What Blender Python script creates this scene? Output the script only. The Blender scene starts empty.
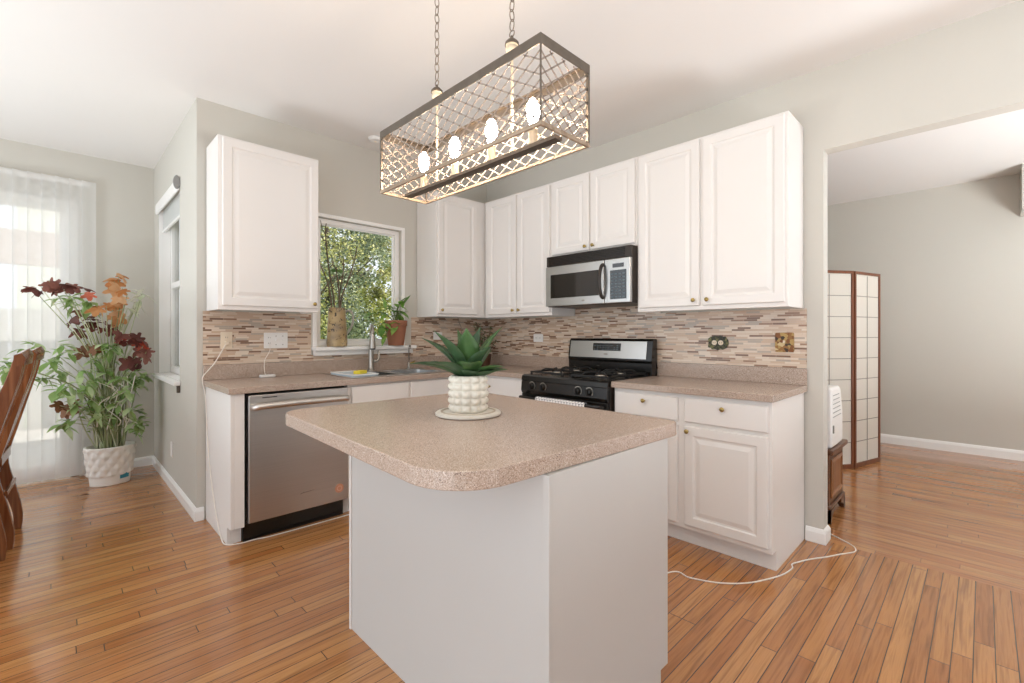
import bpy, bmesh, math, random
from mathutils import Vector, Matrix
PI = math.pi
S = bpy.context.scene
C = S.collection

# ------------------------------------------------------------------ camera, world, sun, exposure
cam = bpy.data.cameras.new('camera'); co = bpy.data.objects.new('camera', cam); C.objects.link(co)
co.location = (-3.1715, -3.5957, 1.2185)
co.rotation_euler = (PI/2, 0, 0.7938 - PI/2)
cam.sensor_fit = 'HORIZONTAL'; cam.sensor_width = 36
cam.lens = 463.75/1024*36; cam.shift_y = -7.55/1024; cam.clip_start = 0.02
S.camera = co
W = bpy.data.worlds.new('sky'); S.world = W; W.use_nodes = True
wn = W.node_tree; bg = wn.nodes['Background']
# overcast-bright sky, a little stronger and cooler towards the west (-x), where the house opens to daylight
tc = wn.nodes.new('ShaderNodeTexCoord'); sx = wn.nodes.new('ShaderNodeSeparateXYZ')
mr = wn.nodes.new('ShaderNodeMapRange'); cr = wn.nodes.new('ShaderNodeMix'); cr.data_type = 'RGBA'
wn.links.new(tc.outputs['Generated'], sx.inputs[0])
ma = wn.nodes.new('ShaderNodeMath'); ma.operation = 'MULTIPLY_ADD'; ma.inputs[1].default_value = -0.75
wn.links.new(sx.outputs['Y'], ma.inputs[0]); wn.links.new(sx.outputs['X'], ma.inputs[2]); wn.links.new(ma.outputs[0], mr.inputs['Value'])
mr.inputs['From Min'].default_value = -1.0; mr.inputs['From Max'].default_value = 0.7
wn.links.new(mr.outputs[0], cr.inputs['Factor'])
cr.inputs['A'].default_value = (1.55, 1.67, 1.82, 1); cr.inputs['B'].default_value = (0.26, 0.27, 0.28, 1)
wn.links.new(cr.outputs['Result'], bg.inputs['Color']); bg.inputs['Strength'].default_value = 1.05
sd = bpy.data.lights.new('sun', 'SUN'); sd.energy = 6.0; sd.angle = math.radians(0.6); sd.color = (1, .96, .9)
so = bpy.data.objects.new('sun', sd); C.objects.link(so)
# added out-of-view fill lamps aimed at the ceiling, standing in for bounce flash
for lx, ly, lz, sz, e in ((-5.0, -3.4, .5, 1.6, 64), (-2.0, -5.8, .5, 1.4, 78), (1.2, -5.7, .4, 1.4, 135), (-5.0, -.2, .4, 1.2, 60)):
    ad = bpy.data.lights.new('bounce_fill', 'AREA'); ad.shape = 'DISK'; ad.size = sz; ad.energy = e; ad.color = (.865, .945, 1)
    ao = bpy.data.objects.new('bounce_fill', ad); C.objects.link(ao); ao.location = (lx, ly, lz); ao.rotation_euler = (PI, 0, 0)
so.rotation_euler = Vector((-0.40, 0.62, -0.85)).to_track_quat('-Z', 'Y').to_euler()
S.view_settings.view_transform = 'Standard'; S.view_settings.look = 'None'
S.view_settings.gamma = 1.0; S.view_settings.use_curve_mapping = False
S.view_settings.exposure = 0.2
S.cycles.max_bounces = 10; S.cycles.diffuse_bounces = 6; S.cycles.transparent_max_bounces = 24

# ------------------------------------------------------------------ materials
def lin(c):
    if isinstance(c, str):
        c = [int(c[i:i+2], 16)/255 for i in (0, 2, 4)]
    return tuple((x/12.92 if x <= .04045 else ((x+.055)/1.055)**2.4) for x in c[:3]) + (1,)
def newmat(name):
    m = bpy.data.materials.new(name); m.use_nodes = True
    return m, m.node_tree, m.node_tree.nodes['Principled BSDF']
def N(t, kind, **kw):
    n = t.nodes.new('ShaderNode' + kind)
    for k, v in kw.items(): setattr(n, k, v)
    return n
def link(t, a, b): t.links.new(a, b)
def math_(t, op, a, b=None):
    n = N(t, 'Math', operation=op)
    for i, x in enumerate((a, b)):
        if x is None: continue
        if isinstance(x, (int, float)): n.inputs[i].default_value = x
        else: link(t, x, n.inputs[i])
    return n.outputs[0]
def mixc(t, fac, a, b, mode='MIX'):
    n = N(t, 'Mix', data_type='RGBA', blend_type=mode)
    for k, x in (('Factor', fac), ('A', a), ('B', b)):
        if isinstance(x, (int, float)): n.inputs[k].default_value = x
        elif isinstance(x, tuple): n.inputs[k].default_value = x
        else: link(t, x, n.inputs[k])
    return n.outputs['Result']
def ramp(t, fac, stops, interp='LINEAR'):
    n = N(t, 'ValToRGB'); n.color_ramp.interpolation = interp
    el = n.color_ramp.elements
    while len(el) < len(stops): el.new(0.5)
    for e, (p, c) in zip(el, stops): e.position = p; e.color = lin(c)
    link(t, fac, n.inputs[0]); return n.outputs[0]
def paint(name, col, rough=.5, metal=0, spec=.5, var=.04, scale=6, bump=0, coat=0):
    """plain painted / moulded surface with a faint procedural variation"""
    m, t, b = newmat(name)
    g = N(t, 'TexCoord'); n = N(t, 'TexNoise'); n.inputs['Scale'].default_value = scale; n.inputs['Detail'].default_value = 3
    link(t, g.outputs['Object'], n.inputs['Vector'])
    c = lin(col)
    a = tuple(min(1, x*(1-var)) for x in c[:3])+(1,); d = tuple(min(1, x*(1+var)) for x in c[:3])+(1,)
    link(t, mixc(t, n.outputs['Fac'], a, d), b.inputs['Base Color'])
    b.inputs['Roughness'].default_value = rough; b.inputs['Metallic'].default_value = metal
    b.inputs['Specular IOR Level'].default_value = spec; b.inputs['Coat Weight'].default_value = coat
    if bump:
        bn = N(t, 'Bump'); bn.inputs['Strength'].default_value = bump; bn.inputs['Distance'].default_value = .002
        n2 = N(t, 'TexNoise'); n2.inputs['Scale'].default_value = scale*25
        link(t, g.outputs['Object'], n2.inputs['Vector']); link(t, n2.outputs['Fac'], bn.inputs['Height'])
        link(t, bn.outputs[0], b.inputs['Normal'])
    return m
def brushed(name, col, rough=.3, axis=0, var=.1):
    m, t, b = newmat(name)
    g = N(t, 'TexCoord'); mp = N(t, 'Mapping'); link(t, g.outputs['Object'], mp.inputs[0])
    sc = [300, 300, 300]; sc[axis] = 2; mp.inputs['Scale'].default_value = sc
    n = N(t, 'TexNoise'); n.inputs['Scale'].default_value = 1; link(t, mp.outputs[0], n.inputs['Vector'])
    c = lin(col)
    a = tuple(x*(1-var) for x in c[:3])+(1,); d = tuple(min(1, x*(1+var)) for x in c[:3])+(1,)
    link(t, mixc(t, n.outputs['Fac'], a, d), b.inputs['Base Color'])
    b.inputs['Metallic'].default_value = 1; b.inputs['Roughness'].default_value = rough
    return m
def planks(name, along, w, L, stops, rough=.22, gapc='2e1a0c', gapw=.0013):
    m, t, b = newmat(name)
    g = N(t, 'NewGeometry'); s = N(t, 'SeparateXYZ'); link(t, g.outputs['Position'], s.inputs[0])
    A, B = (s.outputs['X'], s.outputs['Y']) if along == 'x' else (s.outputs['Y'], s.outputs['X'])
    q = math_(t, 'DIVIDE', B, w); row = math_(t, 'FLOOR', q); fb = math_(t, 'FRACT', q)
    wn1 = N(t, 'TexWhiteNoise', noise_dimensions='1D'); link(t, row, wn1.inputs['W'])
    off = math_(t, 'MULTIPLY', wn1.outputs['Value'], 9.7)
    al = math_(t, 'ADD', math_(t, 'DIVIDE', A, L), off); pl = math_(t, 'FLOOR', al); fa = math_(t, 'FRACT', al)
    cv = N(t, 'CombineXYZ'); link(t, row, cv.inputs[0]); link(t, pl, cv.inputs[1])
    wn2 = N(t, 'TexWhiteNoise', noise_dimensions='2D'); link(t, cv.outputs[0], wn2.inputs['Vector'])
    base = ramp(t, wn2.outputs['Value'], stops)
    gv = N(t, 'CombineXYZ')
    link(t, math_(t, 'MULTIPLY', A, 3.0), gv.inputs[0]); link(t, math_(t, 'MULTIPLY', B, 70.0), gv.inputs[1])
    link(t, math_(t, 'MULTIPLY', wn2.outputs['Value'], 40.0), gv.inputs[2])
    gn = N(t, 'TexNoise'); gn.inputs['Scale'].default_value = 1; gn.inputs['Detail'].default_value = 5; gn.inputs['Distortion'].default_value = .6
    link(t, gv.outputs[0], gn.inputs['Vector'])
    gr = ramp(t, gn.outputs['Fac'], [(.3, (.70, .66, .62)), (.55, (1, 1, 1)), (.75, (.86, .83, .8))])
    col = mixc(t, .75, base, gr, 'MULTIPLY')
    eb = math_(t, 'MULTIPLY', math_(t, 'MINIMUM', fb, math_(t, 'SUBTRACT', 1.0, fb)), w)
    ea = math_(t, 'MULTIPLY', math_(t, 'MINIMUM', fa, math_(t, 'SUBTRACT', 1.0, fa)), L)
    e = math_(t, 'MINIMUM', eb, ea)
    mk = N(t, 'MapRange'); mk.inputs['From Min'].default_value = gapw*.6; mk.inputs['From Max'].default_value = gapw*1.7
    link(t, e, mk.inputs['Value'])
    link(t, mixc(t, mk.outputs[0], lin(gapc), col), b.inputs['Base Color'])
    rr = N(t, 'MapRange'); rr.inputs['To Min'].default_value = rough*.8; rr.inputs['To Max'].default_value = rough*1.3
    link(t, gn.outputs['Fac'], rr.inputs['Value']); link(t, rr.outputs[0], b.inputs['Roughness'])
    bn = N(t, 'Bump'); bn.inputs['Strength'].default_value = .25; bn.inputs['Distance'].default_value = .001
    b.inputs['Coat Weight'].default_value = .5; b.inputs['Coat Roughness'].default_value = .09
    link(t, mk.outputs[0], bn.inputs['Height']); link(t, bn.outputs[0], b.inputs['Normal'])
    return m
def mosaic(name, along):
    """thin glass-and-stone strips in running rows"""
    m, t, b = newmat(name)
    g = N(t, 'NewGeometry'); s = N(t, 'SeparateXYZ'); link(t, g.outputs['Position'], s.inputs[0])
    A = s.outputs['X'] if along == 'x' else s.outputs['Y']; B = s.outputs['Z']
    h, L = .0125, .08
    q = math_(t, 'DIVIDE', B, h); row = math_(t, 'FLOOR', q); fb = math_(t, 'FRACT', q)
    wn1 = N(t, 'TexWhiteNoise', noise_dimensions='1D'); link(t, row, wn1.inputs['W'])
    al = math_(t, 'ADD', math_(t, 'DIVIDE', A, L), math_(t, 'MULTIPLY', wn1.outputs['Value'], 17.3))
    pl = math_(t, 'FLOOR', al); fa = math_(t, 'FRACT', al)
    cv = N(t, 'CombineXYZ'); link(t, row, cv.inputs[0]); link(t, pl, cv.inputs[1])
    wn2 = N(t, 'TexWhiteNoise', noise_dimensions='2D'); link(t, cv.outputs[0], wn2.inputs['Vector'])
    col = ramp(t, wn2.outputs['Value'], [(0, 'd6c2ad'), (.2, 'c8ae97'), (.4, 'ddcdbb'), (.56, 'c9b09a'), (.72, '9a7a63'), (.82, '7d604e'), (.9, 'b3a698')], 'CONSTANT')
    eb = math_(t, 'MULTIPLY', math_(t, 'MINIMUM', fb, math_(t, 'SUBTRACT', 1.0, fb)), h)
    ea = math_(t, 'MULTIPLY', math_(t, 'MINIMUM', fa, math_(t, 'SUBTRACT', 1.0, fa)), L)
    mk = N(t, 'MapRange'); mk.inputs['From Min'].default_value = .0004; mk.inputs['From Max'].default_value = .0012
    link(t, math_(t, 'MINIMUM', eb, ea), mk.inputs['Value'])
    link(t, mixc(t, mk.outputs[0], lin('cbb9a6'), col), b.inputs['Base Color'])
    b.inputs['Roughness'].default_value = .16
    bn = N(t, 'Bump'); bn.inputs['Strength'].default_value = .4; bn.inputs['Distance'].default_value = .001
    link(t, mk.outputs[0], bn.inputs['Height']); link(t, bn.outputs[0], b.inputs['Normal'])
    return m
def speckle(name):
    """fine-grained beige laminate"""
    m, t, b = newmat(name)
    g = N(t, 'NewGeometry')
    n1 = N(t, 'TexNoise'); n1.inputs['Scale'].default_value = 480; n1.inputs['Detail'].default_value = 2
    n2 = N(t, 'TexNoise'); n2.inputs['Scale'].default_value = 300; n2.inputs['Detail'].default_value = 2
    n3 = N(t, 'TexNoise'); n3.inputs['Scale'].default_value = 400
    mp = N(t, 'Mapping'); mp.inputs['Location'].default_value = (3, 7, 1); link(t, g.outputs['Position'], mp.inputs[0])
    link(t, g.outputs['Position'], n1.inputs['Vector']); link(t, mp.outputs[0], n2.inputs['Vector']); link(t, mp.outputs[0], n3.inputs['Vector'])
    c = ramp(t, n1.outputs['Fac'], [(.3, '826f61'), (.45, 'ad9787'), (.58, 'bda999'), (.7, 'd2c3b5')])
    d = ramp(t, n2.outputs['Fac'], [(.34, '7a6556'), (.42, 'ffffff')])
    e = ramp(t, n3.outputs['Fac'], [(.6, '000000'), (.68, 'ffffff')])
    c = mixc(t, .8, c, d, 'MULTIPLY')
    link(t, mixc(t, e, c, lin('e2d6ca')), b.inputs['Base Color'])
    b.inputs['Roughness'].default_value = .26
    return m
def wood(name, c1, c2, rough=.3, axis=2):
    m, t, b = newmat(name)
    g = N(t, 'TexCoord'); mp = N(t, 'Mapping'); link(t, g.outputs['Object'], mp.inputs[0])
    sc = [40, 40, 40]; sc[axis] = 2.5; mp.inputs['Scale'].default_value = sc
    n = N(t, 'TexNoise'); n.inputs['Scale'].default_value = 1; n.inputs['Detail'].default_value = 4; n.inputs['Distortion'].default_value = .8
    link(t, mp.outputs[0], n.inputs['Vector'])
    link(t, ramp(t, n.outputs['Fac'], [(.3, c1), (.7, c2)]), b.inputs['Base Color'])
    b.inputs['Roughness'].default_value = rough
    return m
def glass(name, tint=(1, 1, 1, 1), refl=.5):
    m, t, b = newmat(name); t.nodes.remove(b)
    tr = N(t, 'BsdfTransparent'); tr.inputs[0].default_value = tint
    gl = N(t, 'BsdfGlossy'); gl.inputs['Roughness'].default_value = .02
    fr = N(t, 'Fresnel'); fr.inputs[0].default_value = 1.45
    mx = N(t, 'MixShader'); link(t, math_(t, 'MULTIPLY', fr.outputs[0], refl), mx.inputs[0])
    link(t, tr.outputs[0], mx.inputs[1]); link(t, gl.outputs[0], mx.inputs[2])
    link(t, mx.outputs[0], t.nodes['Material Output'].inputs[0])
    return m
def cloth_sheer(name, col, transp, transl):
    m, t, b = newmat(name); t.nodes.remove(b)
    g = N(t, 'TexCoord'); n = N(t, 'TexNoise'); n.inputs['Scale'].default_value = 220; link(t, g.outputs['Object'], n.inputs['Vector'])
    c = lin(col); cc = mixc(t, n.outputs['Fac'], tuple(x*.93 for x in c[:3])+(1,), c)
    df = N(t, 'BsdfDiffuse'); tl = N(t, 'BsdfTranslucent'); tr = N(t, 'BsdfTransparent')
    link(t, cc, df.inputs[0]); link(t, cc, tl.inputs[0])
    m1 = N(t, 'MixShader'); m1.inputs[0].default_value = transl; link(t, df.outputs[0], m1.inputs[1]); link(t, tl.outputs[0], m1.inputs[2])
    m2 = N(t, 'MixShader'); m2.inputs[0].default_value = transp; link(t, m1.outputs[0], m2.inputs[1]); link(t, tr.outputs[0], m2.inputs[2])
    link(t, m2.outputs[0], t.nodes['Material Output'].inputs[0])
    return m
def leafmat(name, stops, scale=4, transl=.35, rough=.45, spec=.4):
    m, t, b = newmat(name)
    g = N(t, 'NewGeometry'); n = N(t, 'TexNoise'); n.inputs['Scale'].default_value = scale; n.inputs['Detail'].default_value = 3
    link(t, g.outputs['Position'], n.inputs['Vector'])
    r = N(t, 'TexWhiteNoise', noise_dimensions='1D'); link(t, g.outputs['Random Per Island'], r.inputs['W'])
    f = math_(t, 'ADD', math_(t, 'MULTIPLY', n.outputs['Fac'], .55), math_(t, 'MULTIPLY', r.outputs['Value'], .45))
    c = ramp(t, f, stops); link(t, c, b.inputs['Base Color'])
    b.inputs['Roughness'].default_value = rough; b.inputs['Specular IOR Level'].default_value = spec
    tl = N(t, 'BsdfTranslucent'); link(t, c, tl.inputs[0])
    mx = N(t, 'MixShader'); mx.inputs[0].default_value = transl
    link(t, b.outputs[0], mx.inputs[1]); link(t, tl.outputs[0], mx.inputs[2]); link(t, mx.outputs[0], t.nodes['Material Output'].inputs[0])
    return m
def emit(name, col, st):
    m, t, b = newmat(name)
    b.inputs['Base Color'].default_value = lin(col); b.inputs['Emission Color'].default_value = lin(col); b.inputs['Emission Strength'].default_value = st
    return m

M = {}
M['wall'] = paint('wall_paint', 'cac6bc', .75, var=.012, scale=2, bump=.05)
M['ceil'] = paint('ceiling_paint', 'e6e3df', .85, var=.01, scale=2)
M['trim'] = paint('trim_paint', 'f2f0ec', .4, var=.01)
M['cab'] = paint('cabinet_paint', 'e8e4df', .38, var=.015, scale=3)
M['cab_shaded'] = paint('island_paint_shaded', 'c6c4c0', .42, var=.02, scale=3)  # cabinet paint greyed for the island, its dimmer light put into the colour
M['floor'] = planks('kitchen_oak_planks', 'x', .0585, 1.15, [(0, 'a66a3a'), (.3, 'b07643'), (.6, 'b87f4a'), (.85, 'c08953'), (1, 'ac713e')], .2)
M['floor2'] = planks('living_oak_planks', 'y', .0585, 1.3, [(0, 'a96f42'), (.4, 'b87d4d'), (.8, 'c08a58'), (1, 'b07646')], .2, gapc='6d4424', gapw=.0007)
M['tilex'] = mosaic('mosaic_window_side', 'x'); M['tiley'] = mosaic('mosaic_range_side', 'y')
M['lam'] = speckle('speckled_laminate')
M['steel'] = brushed('stainless_steel', 'c6c2be', .34, 0)
M['steelv'] = brushed('stainless_steel_range', 'c4c3c0', .3, 1)
M['barsteel'] = brushed('bar_steel', 'd2cdc6', .38, 0)
M['sink'] = brushed('sink_steel', 'c8c8c6', .22, 0)
M['nickel'] = brushed('brushed_nickel', 'a9a39a', .28, 2)
M['brass'] = paint('aged_brass', 'a8925a', .28, 1, var=.15)
M['black'] = paint('black_enamel', '14120f', .22, var=.1)
M['iron'] = paint('cast_iron', '1b1917', .6, var=.15, bump=.2)
M['brown'] = paint('brown_black_plastic', '2e241c', .38, var=.1)
M['dark'] = paint('dark_rubber', '1c1816', .6)
M['dglass'] = paint('dark_glass', '1a1612', .06, spec=.8, var=.1)
M['keypad'] = paint('keypad_glass', '24282a', .1, spec=.7)
M['keymark'] = paint('key_print', '5f6c72', .5)
M['plate'] = paint('ivory_plastic', 'e3d4bd', .4)
M['wplate'] = paint('white_plastic', 'eeece8', .35)
M['slot'] = paint('outlet_slots', '4a423a', .6)
M['badge'] = paint('grey_print', '6e6660', .5)
M['cord'] = paint('white_cord', 'ece4da', .5)
M['glass'] = glass('window_glass')
M['mahog'] = wood('mahogany', '64381f', '8d5a38', .16)
M['walnut'] = wood('walnut', '4c2c1a', '714529', .3, 0)
M['screenwood'] = wood('screen_wood', '66391f', '7f4a2d', .4)
M['lattice'] = paint('screen_lattice', '9a9186', .6)
M['paper'] = cloth_sheer('rice_paper', 'f1ece2', .0, .35)
M['blind'] = cloth_sheer('blind_fabric', 'f8f8f7', .30, .6)
M['shade'] = cloth_sheer('shade_fabric', 'f0f0ee', .1, .5)
M['capgrey'] = paint('grey_cap', '8f8d8a', .5)
M['bronze'] = paint('weathered_bronze', '6b6258', .42, .75, var=.25, scale=30)
M['wire'] = paint('bronze_wire', '85786a', .45, .15, var=.2)
M['latt'] = paint('lattice_strip', '94867a', .5, .1, var=.15, scale=20)
M['rustic'] = wood('whitewashed_wood', '7d6a56', 'ab9882', .6, 1)
M['candle'] = paint('cream_sleeve', 'cfc0a6', .5)
M['bulb'] = emit('lit_bulb', 'ffe6ca', 115)
M['terracotta'] = paint('terracotta', 'a06a50', .8, var=.1, bump=.2)
M['soil'] = paint('soil', '3b2d22', .95, var=.4, scale=60, bump=.8)
M['ceramic'] = paint('cream_ceramic', 'dfd8c9', .3, var=.03)
M['potw'] = paint('white_pot', 'e9e4dc', .45, var=.03)

# ------------------------------------------------------------------ geometry helpers
class MB:
    def __init__(s): s.v = []; s.f = []
    def add(s, vs, fs, T=None):
        o = len(s.v)
        for p in vs:
            p = Vector(p); s.v.append(T @ p if T else p)
        for f in fs: s.f.append([i+o for i in f])
        return s
    def box(s, x0, x1, y0, y1, z0, z1, T=None):
        vs = [(x, y, z) for z in (z0, z1) for y in (y0, y1) for x in (x0, x1)]
        return s.add(vs, [(0, 2, 3, 1), (4, 5, 7, 6), (0, 1, 5, 4), (2, 6, 7, 3), (0, 4, 6, 2), (1, 3, 7, 5)], T)
    def prism(s, pts, z0, z1, T=None):
        n = len(pts)
        vs = [(x, y, z0) for x, y in pts] + [(x, y, z1) for x, y in pts]
        fs = [tuple(reversed(range(n))), tuple(range(n, 2*n))] + [(i, (i+1) % n, n+(i+1) % n, n+i) for i in range(n)]
        return s.add(vs, fs, T)
    def loft(s, rings, T=None, cap0=True, cap1=True, closed=True):
        n = len(rings[0]); vs = [p for r in rings for p in r]; fs = []
        for k in range(len(rings)-1):
            for i in range(n if closed else n-1):
                j = (i+1) % n; fs.append((k*n+i, k*n+j, (k+1)*n+j, (k+1)*n+i))
        if cap0: fs.append(tuple(reversed(range(n))))
        if cap1: fs.append(tuple((len(rings)-1)*n+i for i in range(n)))
        return s.add(vs, fs, T)
    def lathe(s, prof, n=24, c=(0, 0, 0), T=None, sx=1, sy=1):
        hollow = prof[0] == prof[-1]
        rings = [[(c[0]+r*sx*math.cos(2*PI*i/n), c[1]+r*sy*math.sin(2*PI*i/n), c[2]+z) for i in range(n)] for r, z in prof]
        return s.loft(rings, T, cap0=not hollow, cap1=not hollow)
    def cyl(s, a, b, r, n=12, r2=None):
        return s.tube([a, b], [r, r if r2 is None else r2], n)
    def tube(s, path, r, n=8, flat=1.0):
        P = [Vector(p) for p in path]
        R = r if isinstance(r, (list, tuple)) else [r]*len(P)
        t0 = (P[1]-P[0]).normalized(); u = t0.orthogonal().normalized(); rings = []
        for i, p in enumerate(P):
            t = (P[min(i+1, len(P)-1)]-P[max(i-1, 0)])
            t = t.normalized() if t.length > 1e-9 else t0
            u = (u - t*u.dot(t))
            u = u.normalized() if u.length > 1e-6 else t.orthogonal().normalized()
            w = t.cross(u)
            rings.append([tuple(p + R[i]*(math.cos(2*PI*k/n)*u + flat*math.sin(2*PI*k/n)*w)) for k in range(n)])
        return s.loft(rings)
    def grid(s, us, vs, mask, n0, n1, T=None):
        """cells of a sheet (mask(i,j) true = solid) given thickness n0..n1, no inner faces"""
        nu, nv = len(us)-1, len(vs)-1; idx = {}; V = []; F = []
        def g(i, j, k):
            if (i, j, k) not in idx: idx[(i, j, k)] = len(V); V.append((us[i], vs[j], (n0, n1)[k]))
            return idx[(i, j, k)]
        ok = lambda i, j: 0 <= i < nu and 0 <= j < nv and mask(i, j)
        for i in range(nu):
            for j in range(nv):
                if not ok(i, j): continue
                F.append((g(i, j, 1), g(i+1, j, 1), g(i+1, j+1, 1), g(i, j+1, 1)))
                F.append((g(i, j, 0), g(i, j+1, 0), g(i+1, j+1, 0), g(i+1, j, 0)))
                if not ok(i-1, j): F.append((g(i, j, 0), g(i, j, 1), g(i, j+1, 1), g(i, j+1, 0)))
                if not ok(i+1, j): F.append((g(i+1, j, 0), g(i+1, j+1, 0), g(i+1, j+1, 1), g(i+1, j, 1)))
                if not ok(i, j-1): F.append((g(i, j, 0), g(i+1, j, 0), g(i+1, j, 1), g(i, j, 1)))
                if not ok(i, j+1): F.append((g(i, j+1, 0), g(i, j+1, 1), g(i+1, j+1, 1), g(i+1, j+1, 0)))
        return s.add(V, F, T)
    def sphere(s, c, r, n=14, sz=1.0, sx=1.0):
        prof = [(max(1e-4, r*math.sin(PI*k/10)), -r*sz*math.cos(PI*k/10)) for k in range(11)]
        return s.lathe(prof, n, c, sx=sx)
    def build(s, name, mat, parent=None, smooth=False, bevel=0, loc=None, rz=0, seg=2):
        me = bpy.data.meshes.new(name); me.from_pydata([tuple(p) for p in s.v], [], s.f); me.update()
        bm = bmesh.new(); bm.from_mesh(me); bmesh.ops.recalc_face_normals(bm, faces=bm.faces); bm.to_mesh(me); bm.free()
        me.materials.append(mat)
        o = bpy.data.objects.new(name, me); C.objects.link(o)
        if parent: o.parent = parent
        if loc is not None: o.location = loc
        if rz: o.rotation_euler.z = rz
        if smooth:
            for p in me.polygons: p.use_smooth = True
        if smooth == 'auto':
            me.set_sharp_from_angle(angle=math.radians(38))
        if bevel:
            b = o.modifiers.new('edge', 'BEVEL'); b.width = bevel; b.segments = seg; b.limit_method = 'ANGLE'; b.angle_limit = math.radians(40)
        return o
def tag(o, label=None, cat=None, group=None, kind=None):
    if label: o['label'] = label
    if cat: o['category'] = cat
    if group: o['group'] = group
    if kind: o['kind'] = kind
    return o
def thing(name, label, cat, loc=(0, 0, 0), rz=0, group=None):
    o = bpy.data.objects.new(name, None); C.objects.link(o); o.empty_display_size = .05
    o.location = loc; o.rotation_euler = (0, 0, rz)
    return tag(o, label, cat, group)
def root_struct(name, loc=(0, 0, 0), rz=0):
    o = bpy.data.objects.new(name, None); C.objects.link(o); o.location = loc; o.rotation_euler = (0, 0, rz); o['kind'] = 'structure'
    return o
def struct(name, mb, mat, **k):
    o = mb.build(name, mat, **k); o['kind'] = 'structure'; return o
def sub(o, label): o['label'] = label; return o
def rrect(x0, x1, y0, y1, r, n=6):
    rs = r if isinstance(r, (list, tuple)) else [r]*4; P = []
    for (cx, cy, a, q) in ((x0, y0, PI, 0), (x1, y0, 1.5*PI, 1), (x1, y1, 0, 2), (x0, y1, .5*PI, 3)):
        rr = max(rs[q], 1e-4); ox = cx + (rr if cx == x0 else -rr); oy = cy + (rr if cy == y0 else -rr)
        for k in range(n+1):
            P.append((ox+rr*math.cos(a+.5*PI*k/n), oy+rr*math.sin(a+.5*PI*k/n)))
    return P
def smoothpath(P, n=8):
    P = [Vector(p) for p in P]; out = []
    for i in range(len(P)-1):
        p0, p1, p2, p3 = P[max(i-1, 0)], P[i], P[i+1], P[min(i+2, len(P)-1)]
        for k in range(n):
            t = k/n
            out.append(.5*((2*p1)+(p2-p0)*t+(2*p0-5*p1+4*p2-p3)*t*t+(-p0+3*p1-3*p2+p3)*t**3))
    return out+[P[-1]]
XZ = lambda y: Matrix(((1, 0, 0, 0), (0, 0, -1, y), (0, 1, 0, 0), (0, 0, 0, 1)))      # (u,v,n) -> (x=u, z=v, y=y-n)

# ------------------------------------------------------------------ the room shell
CH = 2.76; LW = -2.518; D = 1.838; OP = -2.945
kf = MB().grid([-5.6, LW+.1, .06], [-6.6, .1, D+.1], lambda i, j: not (i == 1 and j == 1), -.06, 0); struct('floor', kf, M['floor'])
struct('floor', MB().box(.06, 3.6, -6.6, .3, -.06, 0), M['floor2'])
struct('ceiling', MB().box(-6.0, 3.7, -7.2, 2.0, CH, CH+.2), M['ceil'])
# window wall (back), with the sink window opening
WX0, WX1, WZ0, WZ1 = -1.745, -1.005, 1.09, 2.125
struct('wall_back', MB().grid([LW+.15, WX0, WX1, .12], [0, WZ0, WZ1, CH], lambda i, j: not (i == 1 and j == 1), -.15, 0, XZ(0)), M['wall'])
# wall on the right of the dining nook, with its narrow window
NY0, NY1, NZ0, NZ1 = .58, 1.56, .87, 2.33
TN = Matrix(((0, 0, 1, LW), (1, 0, 0, 0), (0, 1, 0, 0), (0, 0, 0, 1)))                  # (u,v,n) -> (x=LW+n, y=u, z=v)
struct('wall_nook', MB().grid([0, NY0, NY1, D+.15], [0, NZ0, NZ1, CH], lambda i, j: not (i == 1 and j == 1), 0, .15, TN), M['wall'])
# far wall of the nook with the sliding door
DX0, DX1, DZ = -4.95, -3.03, 2.36
struct('wall_far', MB().grid([-5.6, DX0, DX1, LW], [0, DZ, CH], lambda i, j: not (i == 1 and j == 0), -.15, 0, XZ(D)), M['wall'])
# range wall with the wide opening to the living room
TR = Matrix(((0, 0, 1, 0), (1, 0, 0, 0), (0, 1, 0, 0), (0, 0, 0, 1)))                   # (u,v,n) -> (x=n, y=u, z=v)
struct('wall_right', MB().grid([-6.6, -5.3, OP, 0], [0, 2.286, CH], lambda i, j: not (i == 1 and j == 0), 0, .10, TR), M['wall'])
struct('wall_living_far', MB().box(3.44, 3.6, -6.6, .3, 0, CH), M['wall'])
struct('wall_living_back', MB().box(.10, 3.44, -.15, .0, 0, CH), M['wall'])
struct('trim_3', MB().box(3.05, 3.438, -4.6, -3.84, 2.345, CH), M['wall'])            # soffit box in the living room
def baseb(name, path, h=.085, t=.014):
    """skirting swept along a floor path; the wall lies on the left of the path"""
    prof = [(0, 0), (t, 0), (t, h*.72), (t*.7, h*.84), (t*.35, h*.95), (0, h)]
    rings = []
    for i, p in enumerate(path):
        p = Vector(p).to_2d() if len(p) == 3 else Vector(p)
        a = (Vector(path[i])-Vector(path[i-1])).normalized() if i > 0 else None
        b = (Vector(path[i+1])-Vector(path[i])).normalized() if i < len(path)-1 else None
        na = Vector((a.y, -a.x)) if a else None; nb = Vector((b.y, -b.x)) if b else None
        if a and b: n = (na+nb)/(1+na.dot(nb))
        else: n = na or nb
        rings.append([(p.x+n.x*d, p.y+n.y*d, z) for d, z in prof])
    return struct(name, MB().loft(rings), M['trim'], bevel=.001)
baseb('baseboard_nook', [(-3.0, D), (LW, D), (LW, -.0), (-2.478, 0)])
baseb('baseboard_right', [(0, -2.856), (0, OP), (.10, OP), (.10, -2.0)])
baseb('baseboard_living', [(3.44, 0), (3.44, -6.6)], .1)
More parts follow.
